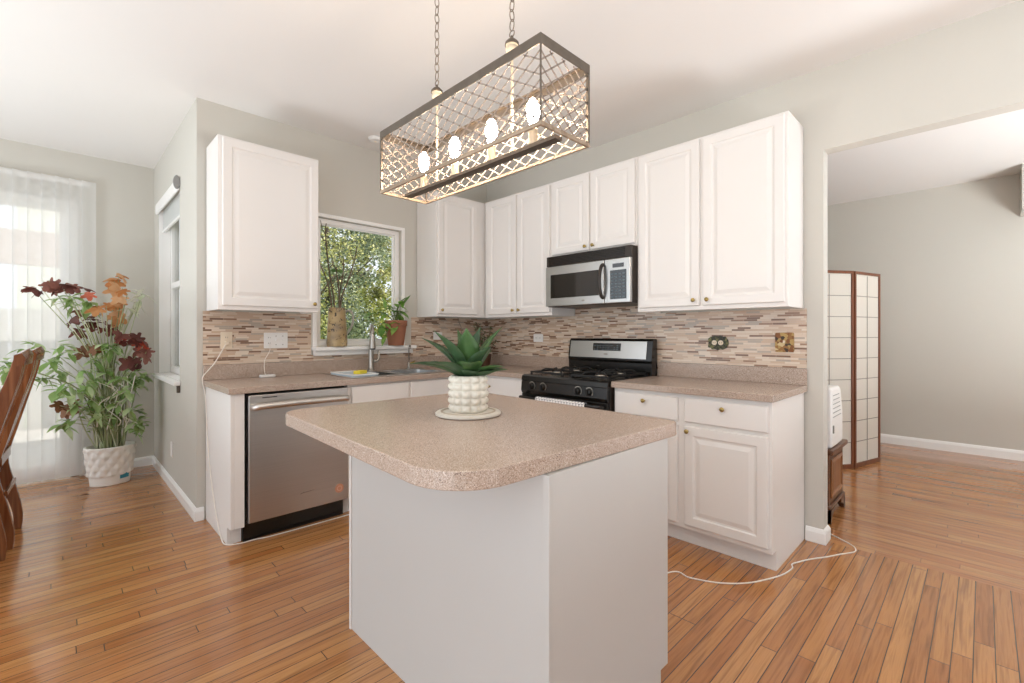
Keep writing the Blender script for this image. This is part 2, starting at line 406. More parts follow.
# mosaic behind the counters
tz0, tz1 = 1.014, 1.37
struct('trim_1', MB().grid([-2.484, -1.787, -.903, -.007], [tz0, 1.058, tz1], lambda i, j: not (i == 1 and j == 1), .0, .006, XZ(0)), M['tilex'])
struct('trim_2', MB().grid([-2.862, -1.917, -1.147, 0], [.9, tz0, tz1, 1.46], lambda i, j: (i == 1) or j == 1, -.006, 0, TR), M['tiley'])

# ------------------------------------------------------------------ sink window (window_1)
w1 = root_struct('window_1')
T1 = XZ(0)
MB().grid([WX0-.031, WX0, WX1, WX1+.03], [1.12, WZ1, WZ1+.027], lambda i, j: not (i == 1 and j == 0), .0, .015, T1).build('casing', M['trim'], w1, bevel=.003)
MB().grid([WX0+.002, WX0+.043, WX1-.043, WX1-.002], [1.122, 1.165, WZ1-.04, WZ1-.002], lambda i, j: not (i == 1 and j == 1), -.085, -.032, T1).build('window_frame', M['trim'], w1, bevel=.003)
MB().grid([WX0+.0435, WX0+.052, WX1-.052, WX1-.0435], [1.1655, 1.178, WZ1-.05, WZ1-.0405], lambda i, j: not (i == 1 and j == 1), -.075, -.05, T1).build('sash', M['wplate'], w1)
MB().box(WX0+.0525, WX1-.0525, .06, .064, 1.179, WZ1-.0505).build('pane', M['glass'], w1)
MB().prism([(-1.785, -.095), (-.905, -.095), (-.905, -.0015), (WX1-.003, -.0015), (WX1-.003, .09), (WX0+.003, .09), (WX0+.003, -.0015), (-1.785, -.0015)], 1.092, 1.12).build('window_sill', M['trim'], w1, bevel=.004)
MB().box(-1.775, -.915, -.05, -.008, 1.052, 1.0915).build('apron', M['trim'], w1, bevel=.003)

# ------------------------------------------------------------------ nook window (window_2) and its roller shade
w2 = root_struct('window_2')
MB().grid([NY0+.002, NY0+.05, NY1-.05, NY1-.002], [NZ0+.002, NZ0+.06, 1.62, 1.67, NZ1-.05, NZ1-.002], lambda i, j: not (i == 1 and j in (1, 3)), .085, .13, TN).build('window_frame', M['trim'], w2, bevel=.003)
MB().box(LW+.105, LW+.109, NY0+.04, NY1-.04, NZ0+.05, NZ1-.04).build('pane', M['glass'], w2)
MB().box(LW-.001, LW+.084, NY0+.003, NY1-.003, NZ0+.0002, NZ0+.0015).box(LW+.001, LW+.084, NY1-.002, NY1-.0005, NZ0+.002, NZ1).box(LW+.001, LW+.084, NY0+.003, NY1-.003, NZ1-.002, NZ1-.0005).build('reveal', M['trim'], w2)
MB().prism([(LW-.045, NY0-.05), (LW-.0015, NY0-.05), (LW-.0015, NY1+.05), (LW-.045, NY1+.05)], NZ0-.03, NZ0).build('window_sill', M['trim'], w2, bevel=.004)
MB().box(LW-.022, LW-.002, NY0-.03, NY0-.005, NZ0-.085, NZ0-.031).build('bracket', M['bronze'], w2, bevel=.003)
rs = thing('roller_shade', 'white roller shade rolled up at the top of the narrow nook window', 'window shade', (LW, 0, 0))
MB().prism([(-.002, 2.285), (-.014, 2.285), (-.02, 2.30), (-.02, 2.36), (-.014, 2.38), (-.002, 2.385)], NY0-.012, NY1+.04, Matrix(((1, 0, 0, 0), (0, 0, 1, 0), (0, 1, 0, 0), (0, 0, 0, 1)))).build('cassette', M['trim'], rs, bevel=.004)
sub(MB().lathe([(.05, 0), (.05, .01), (.044, .013)], 24, T=Matrix.Translation((-.0525, NY0-.013, 2.335)) @ Matrix.Diagonal((.45, 1, 1, 1)) @ Matrix.Translation((.07, 0, 0)) @ Matrix.Rotation(PI/2, 4, 'X')).build('end_cap', M['capgrey'], rs, smooth='auto'), 'grey round end cap')
MB().box(.03, .034, NY0+.02, NY1-.02, 2.14, NZ1-.004).build('fabric', M['shade'], rs)
MB().box(.024, .04, NY0+.02, NY1-.02, 2.12, 2.14).build('hem_bar', M['trim'], rs, bevel=.003)
pl_ = tag(MB().box(LW-.006, LW-.0005, .86, .93, .25, .365).build('outlet', M['wplate'], bevel=.002), 'white outlet plate low on the pale wall under the nook window', 'outlet')

# ------------------------------------------------------------------ sliding door behind the blinds
d1 = root_struct('door_1')
TD = XZ(D+.07)
MB().grid([DX0+.003, DX0+.05, DX1-.05, DX1-.003], [.003, DZ-.05, DZ-.003], lambda i, j: not (i == 1 and j == 0), -.07, .05, TD).build('door_frame', M['trim'], d1, bevel=.003)
for x0, x1, n in ((DX0+.05, -3.96, -.03), (-4.02, DX1-.05, .012)):
    p = MB().grid([x0, x0+.07, x1-.07, x1], [.02, .13, DZ-.11, DZ-.052], lambda i, j: not (i == 1 and j == 1), n, n+.035, TD).build('door_panel', M['trim'], d1, bevel=.003)
    MB().box(x0+.06, x1-.06, D+.07-n-.02, D+.07-n-.016, .12, DZ-.1).build('pane', M['glass'], p)
MB().box(-4.01, -3.98, D-.005, D+.02, .95, 1.2).build('door_handle', M['wplate'], d1, bevel=.004)
# vertical blinds
vb = thing('vertical_blinds', 'sheer white vertical blinds over the sliding door behind the tall plant', 'blinds', (-3.95, 1.765, 0))
MB().box(-1.01, .99, .035, .06, 2.48, 2.515).build('headrail', M['trim'], vb, bevel=.004)
random.seed(2)
me0 = None
for k in range(25):
    a = math.radians(14); w = .046
    x = .98 - k*.0805
    rings = []
    for z in (.025, .8, 1.6, 2.4, 2.52):
        rings.append([(w*u*math.cos(a), w*u*math.sin(a) + .014*(1-u*u)-.007, z) for u in (-1, -.6, -.2, .2, .6, 1)])
    if me0 is None:
        mb = MB().loft(rings, cap0=False, cap1=False, closed=False)
        o = mb.build('slat', M['blind'], vb, smooth=True); me0 = o
    else:
        o = me0.copy(); C.objects.link(o); o.parent = vb
    o.location = (x, 0, 0)

# ------------------------------------------------------------------ cabinet builder
# cabinet space: x along the width, -y out of the wall, z up
PROF = [(0, 0), (0, .014), (.004, .019), (.05, .019), (.056, .013), (.066, .0115), (.09, .0185)]
FLAT = [(0, 0), (0, .015), (.006, .019)]
def door_mesh(x0, x1, z0, z1, yf, prof):
    rings = [[(x0+i, yf-h, z0+i), (x1-i, yf-h, z0+i), (x1-i, yf-h, z1-i), (x0+i, yf-h, z1-i)] for i, h in prof]
    return MB().loft(rings)
def knob(x, z, y, parent):
    return MB().lathe([(.006, 0), (.0045, .006), (.005, .011), (.0118, .016), (.013, .021), (.010, .025), (.003, .027)], 16,
                      T=Matrix.Translation((x, y, z)) @ Matrix.Rotation(PI/2, 4, 'X')).build('knob', M['brass'], parent, smooth='auto')
def fronts(root, yf, doors=(), drawers=()):
    for (x0, x1, z0, z1, kx, kz) in doors:
        d = door_mesh(x0, x1, z0, z1, yf-.0005, PROF).build('door', M['cab'], root, bevel=.0012)
        if kx is not None: knob(kx, kz, yf-.0195, d)
    for (x0, x1, z0, z1, kn) in drawers:
        d = door_mesh(x0, x1, z0, z1, yf-.0005, FLAT).build('drawer', M['cab'], root, bevel=.0012)
        if kn: knob(kn if kn < 1 else (x0+x1)/2, z1-.038 if kn == 1 else (z0+z1)/2, yf-.0195, d)
def overhead(label, loc, rz, w, z0, z1, doors, depth=.305, body=None):
    r = thing('overhead_cabinet', label, 'cabinet', loc, rz, 'overhead kitchen cabinets')
    b = body or MB().box(0, w, -depth, -.0075, z0+.012, z1)
    if not body:
        b.box(0, w, -depth, -depth+.02, z0, z0+.013); b.box(0, .016, -depth+.02, -.0075, z0, z0+.013); b.box(w-.016, w, -depth+.02, -.0075, z0, z0+.013)
    b.build('body', M['cab'], r, bevel=.0015)
    fronts(r, -depth, doors)
    return r
U0, U1 = 1.37, 2.445
overhead('white single-door cabinet on the wall left of the window', (-2.465, 0, 0), 0, .614, U0, U1, [(.022, .608, 1.395, 2.432, .575, 1.425)])
overhead('white single-door cabinet between the window and the corner', (-.846, 0, 0), 0, .838, U0, U1, [(.012, .445, 1.395, 2.43, .04, 1.425)])
overhead('white two-door cabinet in the corner, left of the microwave', (0, -.3265, 0), -PI/2, .8165, U0, U1,
         [(.055, .418, 1.395, 2.43, .39, 1.425), (.434, .802, 1.395, 2.43, .462, 1.425)])
overhead('short white two-door cabinet directly above the microwave', (0, -1.145, 0), -PI/2, .773, 1.832, U1,
         [(.012, .374, 1.85, 2.43, .347, 1.878), (.39, .76, 1.85, 2.43, .418, 1.878)])
overhead('white two-door cabinet right of the microwave by the doorway', (0, -1.92, 0), -PI/2, .926, U0, U1,
         [(.017, .436, 1.395, 2.43, .405, 1.43), (.458, .91, 1.395, 2.43, .49, 1.43)])
def base_cab(label, loc, rz, w, doors, drawers, cut=None):
    r = thing('base_cabinet', label, 'cabinet', loc, rz, 'base kitchen cabinets')
    T = Matrix(((0, 0, 1, 0), (1, 0, 0, 0), (0, 1, 0, 0), (0, 0, 0, 1)))
    prof = [(-.01, 0), (-.535, 0), (-.535, .105), (-.6, .105), (-.6, .875), (-.01, .875)]
    b = MB()
    if cut:
        for (a, c) in ((0, .018), (w-.018, w)): b.prism(prof, a, c, T)
        b.box(.018, w-.018, -.6, -.58, .105, .875); b.box(.018, w-.018, -.535, -.02, .105, .12)
        b.box(.018, w-.018, -.535, -.52, 0, .105)
    else: b.prism(prof, 0, w, T)
    b.build('body', M['cab'], r, bevel=.0015)
    fronts(r, -.6, doors, drawers)
    return r
base_cab('white base cabinet with two drawers and two doors right of the range', (0, -1.925, 0), -PI/2, .925,
         [(.012, .432, .132, .695, .4, .665), (.473, .908, .132, .695, .495, .668)], [(.012, .432, .717, .852, 1), (.473, .908, .717, .852, 1)])
base_cab('white corner base cabinet with one drawer left of the range', (0, -.604, 0), -PI/2, .538,
         [(.03, .525, .132, .695, .06, .665)], [(.03, .525, .717, .858, .137)])
base_cab('white sink base cabinet with false drawer fronts beside the dishwasher', (-1.777, 0, 0), 0, 1.767,
         [(.025, .465, .132, .715, .435, .685), (.485, .925, .132, .715, .515, .685)], [(.025, .465, .735, .862, 0), (.485, .925, .735, .862, 0)], cut=1)
ep = thing('end_panel', 'white end panel closing the counter left of the dishwasher', 'cabinet panel', (-2.469, 0, 0))
MB().prism([(-.01, 0), (-.535, 0), (-.535, .105), (-.61, .105), (-.61, .875), (-.01, .875)], 0, .018, Matrix(((0, 0, 1, 0), (1, 0, 0, 0), (0, 1, 0, 0), (0, 0, 0, 1)))).build('side_panel', M['cab'], ep, bevel=.0015)
MB().box(.0185, .072, -.61, -.59, .105, .875).build('filler_strip', M['cab'], ep, bevel=.0015)
MB().box(.0185, .074, -.535, -.52, 0, .104).build('toe_board', M['cab'], ep)

# ------------------------------------------------------------------ worktops
SX0, SX1, SY0, SY1 = -1.735, -.905, -.585, -.085                                     # sink cut-out
wt = thing('countertop', 'speckled beige L-shaped countertop under the window and around the corner', 'countertop', (0, 0, 0))
MB().grid([-2.484, SX0+.015, SX1-.015, -.635, -.002], [-1.143, -.635, SY0+.015, SY1-.015, -.002],
          lambda i, j: (i == 3 and j == 0) or (j > 0 and not (i == 1 and j == 2)), .877, .914).build('top', M['lam'], wt, bevel=.003)
MB().grid([-2.484, -.022, -.007], [-1.143, -.022, -.0075], lambda i, j: not (i == 0 and j == 0), .9145, 1.013).build('upstand', M['lam'], wt, bevel=.002)
wr = thing('countertop', 'short speckled beige countertop right of the range', 'countertop', (0, 0, 0))
MB().box(-.635, -.002, -2.866, -1.921, .877, .914).build('top', M['lam'], wr, bevel=.003)
MB().box(-.022, -.007, -2.866, -1.921, .9145, 1.013).build('upstand', M['lam'], wr, bevel=.002)

# ------------------------------------------------------------------ sink, taps and what lies on the sink
sk = thing('sink', 'double bowl stainless steel sink set in the counter under the window', 'sink', ((SX0+SX1)/2, -.335, .9145))
hw, hd = .415, .25
MB().grid([-hw, -hw+.035, -.02, .02, hw-.035, hw], [-hd, -hd+.035, hd-.09, hd], lambda i, j: not (i in (1, 3) and j == 1), 0, .006).build('rim', M['sink'], sk, bevel=.0025)
for x0, x1 in ((-hw+.03, -.022), (.022, hw-.03)):
    b = MB()
    R = lambda ins, z: [(x, y, z) for x, y in rrect(x0+ins, x1-ins, -hd+.03+ins, hd-.085-ins, .05-ins*.3, 5)]
    b.loft([R(0, 0), R(.004, -.1), R(.012, -.15), R(.03, -.17), R(.032, -.172), R(.01, -.152), R(.002, -.1), R(-.002, -.001)], cap0=False, cap1=False)
    b.add([tuple(p) for p in R(.03, -.1705)], [tuple(range(24))])
    o = b.build('bowl', M['sink'], sk, smooth='auto')
    MB().lathe([(.001, 0), (.04, 0), (.042, .004), (.03, .003), (.001, .003)], 20, ((x0+x1)/2, -.02, -.1705)).build('drain', M['nickel'], o, smooth='auto')
fc = thing('faucet', 'brushed nickel gooseneck kitchen faucet with side lever', 'faucet', (-1.352, -.118, .921))
MB().lathe([(.03, 0), (.031, .008), (.024, .018), (.02, .03), (.0195, .2), (.019, .21)], 20).build('base', M['nickel'], fc, smooth='auto')
dx, dy = -.40, -.917
arc = [(0, 0, .205), (0, 0, .27)] + [(dx*.075*(1-math.cos(a)), dy*.075*(1-math.cos(a)), .29+.075*math.sin(a)) for a in [PI*k/10 for k in range(11)]]
MB().tube(arc, .0135, 14).build('spout', M['nickel'], fc, smooth=True)
h = MB().tube([(dx*.15, dy*.15, .294), (dx*.15, dy*.15, .27), (dx*.152, dy*.152, .21), (dx*.153, dy*.153, .185)], [.016, .018, .023, .024], 16).build('spray_head', M['nickel'], fc, smooth='auto')
MB().cyl((dx*.153, dy*.153, .188), (dx*.153, dy*.153, .176), .021, 16).build('nozzle', M['dark'], h, smooth='auto')
MB().tube([(.015, 0, .075), (.05, -.004, .078), (.066, -.004, .1), (.07, 0, .135), (.064, 0, .16)], [.012, .013, .0115, .009, .007], 10).build('lever', M['nickel'], fc, smooth=True)
tp = thing('filter_tap', 'small slim tap with a lever beside the terracotta pot', 'faucet', (-1.0, -.118, .921))
MB().lathe([(.02, 0), (.02, .006), (.012, .014), (.011, .05), (.007, .056)], 16).build('base', M['nickel'], tp, smooth='auto')
MB().tube([(0, 0, .05), (0, 0, .16)] + [(-.02*(1-math.cos(a)), -.045*(1-math.cos(a)), .16+.04*math.sin(a)) for a in [PI*k/8 for k in range(1, 8)]], .005, 8).build('spout', M['nickel'], tp, smooth=True)
sub(MB().tube([(.01, 0, .04), (.035, 0, .05), (.06, -.005, .062)], [.009, .008, .006], 8).build('lever', M['brass'], tp, smooth=True), 'brassy lever')
tr = thing('drainer_tray', 'pale blue-white tray laid across the left sink bowl', 'tray', (-1.61, -.36, .921))
MB().prism(rrect(-.095, .105, -.17, .2, .02), 0, .006).build('base', paint('tray_plastic', 'b9c8d2', .35), tr)
MB().grid([-.095, -.087, .097, .105], [-.17, -.162, .192, .2], lambda i, j: not (i == 1 and j == 1), .0065, .014).build('rim', M['wplate'], tr, bevel=.002)
sp = tag(MB().prism(rrect(-.045, .045, -.03, .03, .008), 0, .024).build('sponge', paint('yellow_sponge', 'e3cf43', .9, var=.15, scale=60, bump=.6), None, bevel=.004, loc=(-1.585, -.40, .9275), rz=.5),
         'yellow sponge lying on the tray over the sink', 'sponge')

# ------------------------------------------------------------------ dishwasher
dw = thing('dishwasher', 'stainless steel dishwasher under the counter by the end panel', 'dishwasher', (-2.394, 0, 0))
DWW = .612
MB().box(.004, DWW-.004, -.575, -.02, .105, .868).build('body', M['dark'], dw)
dd = MB().box(.013, DWW-.004, -.632, -.58, .125, .862).build('door', M['steel'], dw, bevel=.004)
MB().box(.003, DWW-.004, -.555, -.54, 0, .104).build('toe_panel', M['black'], dw)
hp = smoothpath([(.04, -.634, .792), (.045, -.662, .796), (.08, -.676, .8), (DWW/2, -.682, .803), (DWW-.06, -.676, .8), (DWW-.027, -.662, .796), (DWW-.022, -.634, .792)], 5)
MB().tube(hp, [.019]*len(hp), 12, flat=1).build('handle', M['barsteel'], dd, smooth=True)
MB().box(.085, .165, -.6335, -.6322, .842, .847).build('status_strip', M['dark'], dd)
MB().tube([(.30, -.6328, .228), (.318, -.6332, .233), (.345, -.6332, .2335), (.385, -.6328, .236)], [.002, .0026, .002, .001], 6).build('badge', M['badge'], dd, smooth=True)
sub(MB().lathe([(.001, 0), (.029, 0), (.029, .0012), (.001, .0014)], 28, T=Matrix.Translation((.548, -.6324, .207)) @ Matrix.Rotation(PI/2, 4, 'X')).build('sticker', paint('copper_sticker', 'c98f72', .5, var=.15, scale=80), dd), 'round copper coloured sticker')
sub(MB().lathe([(.012, 0), (.017, 0), (.017, .0022), (.012, .0022), (.012, 0)], 24, T=Matrix.Translation((.548, -.6336, .207)) @ Matrix.Rotation(PI/2, 4, 'X')).build('sticker_ring', paint('sticker_print', 'e2b49c', .5), dd), 'pale ring printed on the sticker')

# ------------------------------------------------------------------ gas range
rg = thing('gas_range', 'black gas range with a stainless backguard between the counters', 'range', (0, -1.148, 0), -PI/2)
RW = .768
MB().box(.002, RW-.002, -.63, -.02, .09, .897).build('body', M['brown'], rg, bevel=.002)
MB().box(.03, RW-.03, -.6, -.05, 0, .089).build('plinth', M['dark'], rg)
MB().prism([(-.668, .872), (-.66, .905), (-.64, .915), (-.1, .915), (-.1, .8985), (-.635, .8985), (-.635, .872)], .001, RW-.001,
           Matrix(((0, 0, 1, 0), (1, 0, 0, 0), (0, 1, 0, 0), (0, 0, 0, 1)))).build('cooktop', M['black'], rg, bevel=.002)
cp = MB().prism([(-.631, .775), (-.66, .775), (-.672, .80), (-.664, .870), (-.631, .870)], .002, RW-.002, Matrix(((0, 0, 1, 0), (1, 0, 0, 0), (0, 1, 0, 0), (0, 0, 0, 1)))).build('control_panel', M['black'], rg, bevel=.002)
for kx in (.113, .221, .535, .628):
    k = MB().lathe([(.026, 0), (.026, .004), (.023, .006), (.021, .02), (.018, .024), (.002, .025)], 22, T=Matrix.Translation((kx, -.6682, .836)) @ Matrix.Rotation(PI/2, 4, 'X')).build('knob', M['black'], cp, smooth='auto')
    MB().box(kx-.005, kx+.005, -.704, -.69, .815, .857).build('knob_grip', M['dark'], cp, bevel=.002)
    sub(MB().lathe([(.026, 0), (.032, 0), (.032, .003), (.026, .003), (.026, 0)], 24, T=Matrix.Translation((kx, -.6672, .836)) @ Matrix.Rotation(PI/2, 4, 'X')).build('knob_ring', M['nickel'], cp, smooth='auto'), 'silver ring behind the knob')
od = MB().box(.004, RW-.004, -.665, -.632, .2, .774).build('oven_door', M['black'], rg, bevel=.004)
MB().box(.13, RW-.13, -.668, -.6655, .34, .62).build('oven_window', M['dglass'], od, bevel=.001)
MB().tube(smoothpath([(.03, -.666, .748), (.035, -.70, .75), (.07, -.715, .752), (RW/2, -.717, .752), (RW-.07, -.715, .752), (RW-.035, -.70, .75), (RW-.03, -.666, .748)], 5), .0135, 12).build('oven_handle', M['black'], od, smooth=True)
MB().box(.004, RW-.004, -.662, -.632, .095, .195).build('drawer', M['black'], rg, bevel=.004)
for gx in (.19, .578):
    g = MB()
    for yy in (-.595, -.345, -.13):
        g.box(gx-.15, gx+.15, yy-.006, yy+.006, .926, .938)
    for xx in (-.15, .15):
        g.box(gx+xx-.006, gx+xx+.006, -.601, -.124, .926, .938)
    for cy in (-.47, -.235):
        for a in range(4):
            c_, s_ = math.cos(a*PI/2+PI/4), math.sin(a*PI/2+PI/4)
            g.tube([(gx+.028*c_, cy+.028*s_, .952), (gx+.09*c_, cy+.085*s_, .957), (gx+.12*c_, cy+.095*s_, .948), (gx+.142*c_*1.0, cy+.11*s_, .932)], .007, 6)
    for xx in (-.15, .15):
        for yy in (-.595, -.13, -.345): g.box(gx+xx-.007, gx+xx+.007, yy-.007, yy+.007, .9155, .9385)
    g.build('grate', M['iron'], rg, bevel=.0015)
    for cy in (-.47, -.235):
        b = MB().lathe([(.05, 0), (.052, .006), (.038, .014), (.036, .02)], 22, (gx, cy, .9155)).build('burner', M['nickel'], rg, smooth='auto')
        MB().lathe([(.034, 0), (.034, .008), (.002, .011)], 22, (gx, cy, .936)).build('burner_cap', M['iron'], b, smooth='auto')
TG = Matrix(((0, 0, 1, 0), (1, 0, 0, 0), (0, 1, 0, 0), (0, 0, 0, 1)))
bgd = MB().prism([(-.022, .899), (-.098, .899), (-.098, 1.0), (-.105, 1.02), (-.085, 1.165), (-.07, 1.182), (-.022, 1.182)], .002, RW-.002, TG).build('backguard', M['black'], rg, bevel=.004)
MB().prism([(-.1052, 1.032), (-.1085, 1.032), (-.0892, 1.163), (-.0862, 1.163)], .02, RW-.045, TG).build('backguard_panel', M['steelv'], bgd, bevel=.001)
MB().prism([(-.099, 1.088), (-.1022, 1.088), (-.0945, 1.146), (-.091, 1.146)], .25, .505, TG).build('display', M['keypad'], bgd, bevel=.001)
km = MB()
random.seed(8)
for i in range(9):
    for j in range(3):
        z = 1.095+j*.015; y = -.1026+(z-1.088)*.1333
        if random.random() < .85: km.box(.262+i*.026, .275+i*.026, y-.0006, y+.001, z, z+.006)
km.build('display_keys', M['keymark'], bgd)
MB().lathe([(.001, 0), (.02, 0), (.018, .003), (.001, .004)], 20, T=Matrix.Translation((.375, -.1065, 1.062)) @ Matrix.Rotation(PI/2, 4, 'X') @ Matrix.Diagonal((1, .4, 1, 1))).build('badge', M['nickel'], bgd, smooth='auto')
# towel over the oven handle
def towelmat():
    m, t, b = newmat('patterned_towel')
    g = N(t, 'TexCoord'); mp = N(t, 'Mapping'); mp.inputs['Scale'].default_value = (60, 60, 60); mp.inputs['Rotation'].default_value = (0, PI/4, 0)
    link(t, g.outputs['Object'], mp.inputs[0])
    c = N(t, 'TexChecker'); c.inputs['Scale'].default_value = .95; c.inputs['Color1'].default_value = lin('ece9e6'); c.inputs['Color2'].default_value = lin('6a666d')
    link(t, mp.outputs[0], c.inputs['Vector']); link(t, c.outputs[0], b.inputs['Base Color']); b.inputs['Roughness'].default_value = .95
    return m
tw = MB(); rings = []
for x in [k/16*.43-.215 for k in range(17)]:
    wv = .003*math.sin(x*40)
    prof = [(-.7-wv*.3-1.148*0, .55)]
    pts = [(-.0172-.003+wv, -.27), (-.0172-.004+wv, -.1), (-.0172, -.01)] + [(-.0172*math.cos(a), .0172*math.sin(a)) for a in [PI*k/8 for k in range(1, 8)]] + [(.0172, -.01), (.019, -.1), (.02, -.16)]
    rings.append([(x, p[0], p[1]) for p in pts])
tw.loft(rings, cap0=False, cap1=False, closed=False)
to = tw.build('towel', towelmat(), None, smooth=True, loc=(-.717, -1.148-.42, .7521), rz=-PI/2)
tag(to, 'grey and white patterned towel hung over the oven door handle', 'towel')
sm = to.modifiers.new('thick', 'SOLIDIFY'); sm.thickness = .003; sm.offset = 1

# ------------------------------------------------------------------ microwave
mw = thing('microwave', 'over-the-range microwave in stainless steel with a dark vent grille', 'microwave', (0, -1.149, 1.432), -PI/2)
MW = .766
MB().box(.001, MW, -.362, -.009, 0, .396).build('body', M['brown'], mw, bevel=.003)
vg = MB().box(.001, MW, -.378, -.363, .318, .396).build('vent_grille', M['brown'], mw, bevel=.002)
sl = MB()
for k in range(6): sl.box(.03, MW-.05, -.3835, -.3785, .326+k*.0112, .3318+k*.0112)
sl.build('louvre', M['black'], vg, bevel=.001)
dr = MB().box(.003, .552, -.392, -.363, .004, .313).build('door', M['steelv'], mw, bevel=.004)
MB().box(.055, .51, -.3945, -.3925, .065, .248).build('door_window', M['dglass'], dr, bevel=.001)
MB().lathe([(.001, 0), (.014, 0), (.012, .002), (.001, .003)], 18, T=Matrix.Translation((.37, -.3925, .035)) @ Matrix.Rotation(PI/2, 4, 'X') @ Matrix.Diagonal((1, .5, 1, 1))).build('badge', M['nickel'], dr, smooth='auto')
MB().tube(smoothpath([(.545, -.393, .045), (.545, -.412, .055), (.545, -.43, .1), (.545, -.436, .16), (.545, -.43, .22), (.545, -.412, .268), (.545, -.393, .28)], 5), .0125, 10).build('handle', M['brown'], dr, smooth=True)
cpn = MB().box(.556, MW-.002, -.392, -.363, .004, .313).build('control_panel', M['steelv'], mw, bevel=.004)
MB().box(.605, .735, -.3945, -.3925, .03, .232).build('keypad', M['keypad'], cpn, bevel=.001)
km = MB()
for i in range(4):
    for j in range(8): km.box(.615+i*.03, .633+i*.03, -.3952, -.3945, .04+j*.023, .049+j*.023)
km.build('keypad_print', M['keymark'], cpn)
MB().box(.625, .715, -.3945, -.3925, .25, .278).build('display', M['dglass'], cpn, bevel=.001)

# ------------------------------------------------------------------ outlets and switch plates
def outlet(label, T, w=.07, h=.115, mat='wplate', gangs=1, kind='duplex', cat='outlet', horizontal=False):
    """plate space: x across, z up, -y out of the wall"""
    r = thing('outlet', label, cat); r.matrix_world = T
    MB().prism(rrect(-w/2, w/2, -h/2, h/2, .005), 0, .005, Matrix(((1, 0, 0, 0), (0, 0, -1, 0), (0, 1, 0, 0), (0, 0, 0, 1)))).build('plate', M[mat], r, bevel=.0015)
    for g in range(gangs):
        gx = (g-(gangs-1)/2)*.046
        if kind == 'duplex' or (kind == 'mixed' and g == 0):
            for s in (-1, 1):
                px, pz = (s*.02, 0) if horizontal else (gx, s*.02)
                q = MB().lathe([(.0165, 0), (.0165, .002), (.001, .0025)], 20, T=Matrix.Translation((px, -.0052, pz)) @ Matrix.Rotation(PI/2, 4, 'X')).build('receptacle', M[mat], r, smooth='auto')
                MB().box(px-.007, px-.005, -.0085, -.0075, pz-.004, pz+.005).box(px+.005, px+.007, -.0085, -.0075, pz-.004, pz+.005).build('slots', M['slot'], q)
        else:
            MB().box(gx-.005, gx+.005, -.016, -.0055, -.003, .012).build('toggle', M[mat], r, bevel=.0015)
            MB().box(gx-.0035, gx+.0035, -.006, -.0051, .028, .034).box(gx-.0035, gx+.0035, -.006, -.0051, -.034, -.028).build('screw', M['nickel'], r)
    return r
TB = lambda x, z: Matrix.Translation((x, -.0065, z))
TRt = lambda y, z: Matrix.Translation((-.0065, y, z)) @ Matrix.Rotation(-PI/2, 4, 'Z')
ol = outlet('ivory wall outlet with a plugged-in white cord below the left cabinet', TB(-2.35, 1.175), mat='plate')
outlet('white triple switch and outlet plate on the mosaic left of the window', TB(-2.038, 1.172), .16, .112, gangs=3, kind='mixed', cat='switch plate')
outlet('white outlet plate on the mosaic behind the succulent', TB(-.62, 1.2), .1, .07, horizontal=True)
outlet('white outlet plate on the mosaic between the corner and the range', TRt(-.724, 1.181), .115, .072, horizontal=True)
# two decorative plates
def floralmat(name, cols, scale):
    m, t, b = newmat(name)
    g = N(t, 'TexCoord'); v = N(t, 'TexVoronoi'); v.inputs['Scale'].default_value = scale; link(t, g.outputs['Object'], v.inputs['Vector'])
    s = N(t, 'SeparateColor'); link(t, v.outputs['Color'], s.inputs[0])
    link(t, ramp(t, s.outputs[0], cols, 'CONSTANT'), b.inputs['Base Color']); b.inputs['Roughness'].default_value = .4; b.inputs['Metallic'].default_value = .3
    return m
r = thing('outlet', 'dark green ornate outlet plate with two cream sockets by the range', 'outlet'); r.matrix_world = TRt(-2.348, 1.16)
pts = [(.066*math.cos(a)*(1+.05*math.cos(9*a))*(1 if abs(math.cos(a)) < .7 else .98), .046*math.copysign(abs(math.sin(a))**.45, math.sin(a))*(1+.06*math.sin(11*a))) for a in [2*PI*k/64 for k in range(64)]]
MB().prism(pts, 0, .009, Matrix(((1, 0, 0, 0), (0, 0, -1, 0), (0, 1, 0, 0), (0, 0, 0, 1)))).build('plate', floralmat('green_bronze_floral', [(0, '2c2c1c'), (.3, '4c4a2c'), (.6, '6d6a3f'), (.8, '1f1d15')], 90), r, bevel=.003)
for s in (-1, 1):
    q = sub(MB().lathe([(.0165, 0), (.0165, .004), (.001, .005)], 20, T=Matrix.Translation((s*.021, -.0092, 0)) @ Matrix.Rotation(PI/2, 4, 'X')).build('receptacle', M['plate'], r, smooth='auto'), 'cream socket')
    MB().box(s*.021-.007, s*.021-.005, -.0152, -.0135, -.004, .005).box(s*.021+.005, s*.021+.007, -.0152, -.0135, -.004, .005).build('slots', M['slot'], q)
r = thing('switch_plate', 'square brown and gold patterned switch plate near the doorway', 'switch plate'); r.matrix_world = TRt(-2.746, 1.167)
pts = [(x*(1+.02*math.sin(i*2.3)), z*(1+.015*math.cos(i*1.7))) for i, (x, z) in enumerate(rrect(-.051, .051, -.059, .059, .008, 8))]
MB().prism(pts, 0, .008, Matrix(((1, 0, 0, 0), (0, 0, -1, 0), (0, 1, 0, 0), (0, 0, 0, 1)))).build('plate', floralmat('brown_gold_floral', [(0, '7a4a22'), (.25, 'a88a52'), (.5, '3b2a1c'), (.68, 'c9b184'), (.85, '8c6232')], 55), r, bevel=.003)
MB().box(-.005, .005, -.02, -.0085, -.004, .012).build('toggle', M['plate'], r, bevel=.0015)

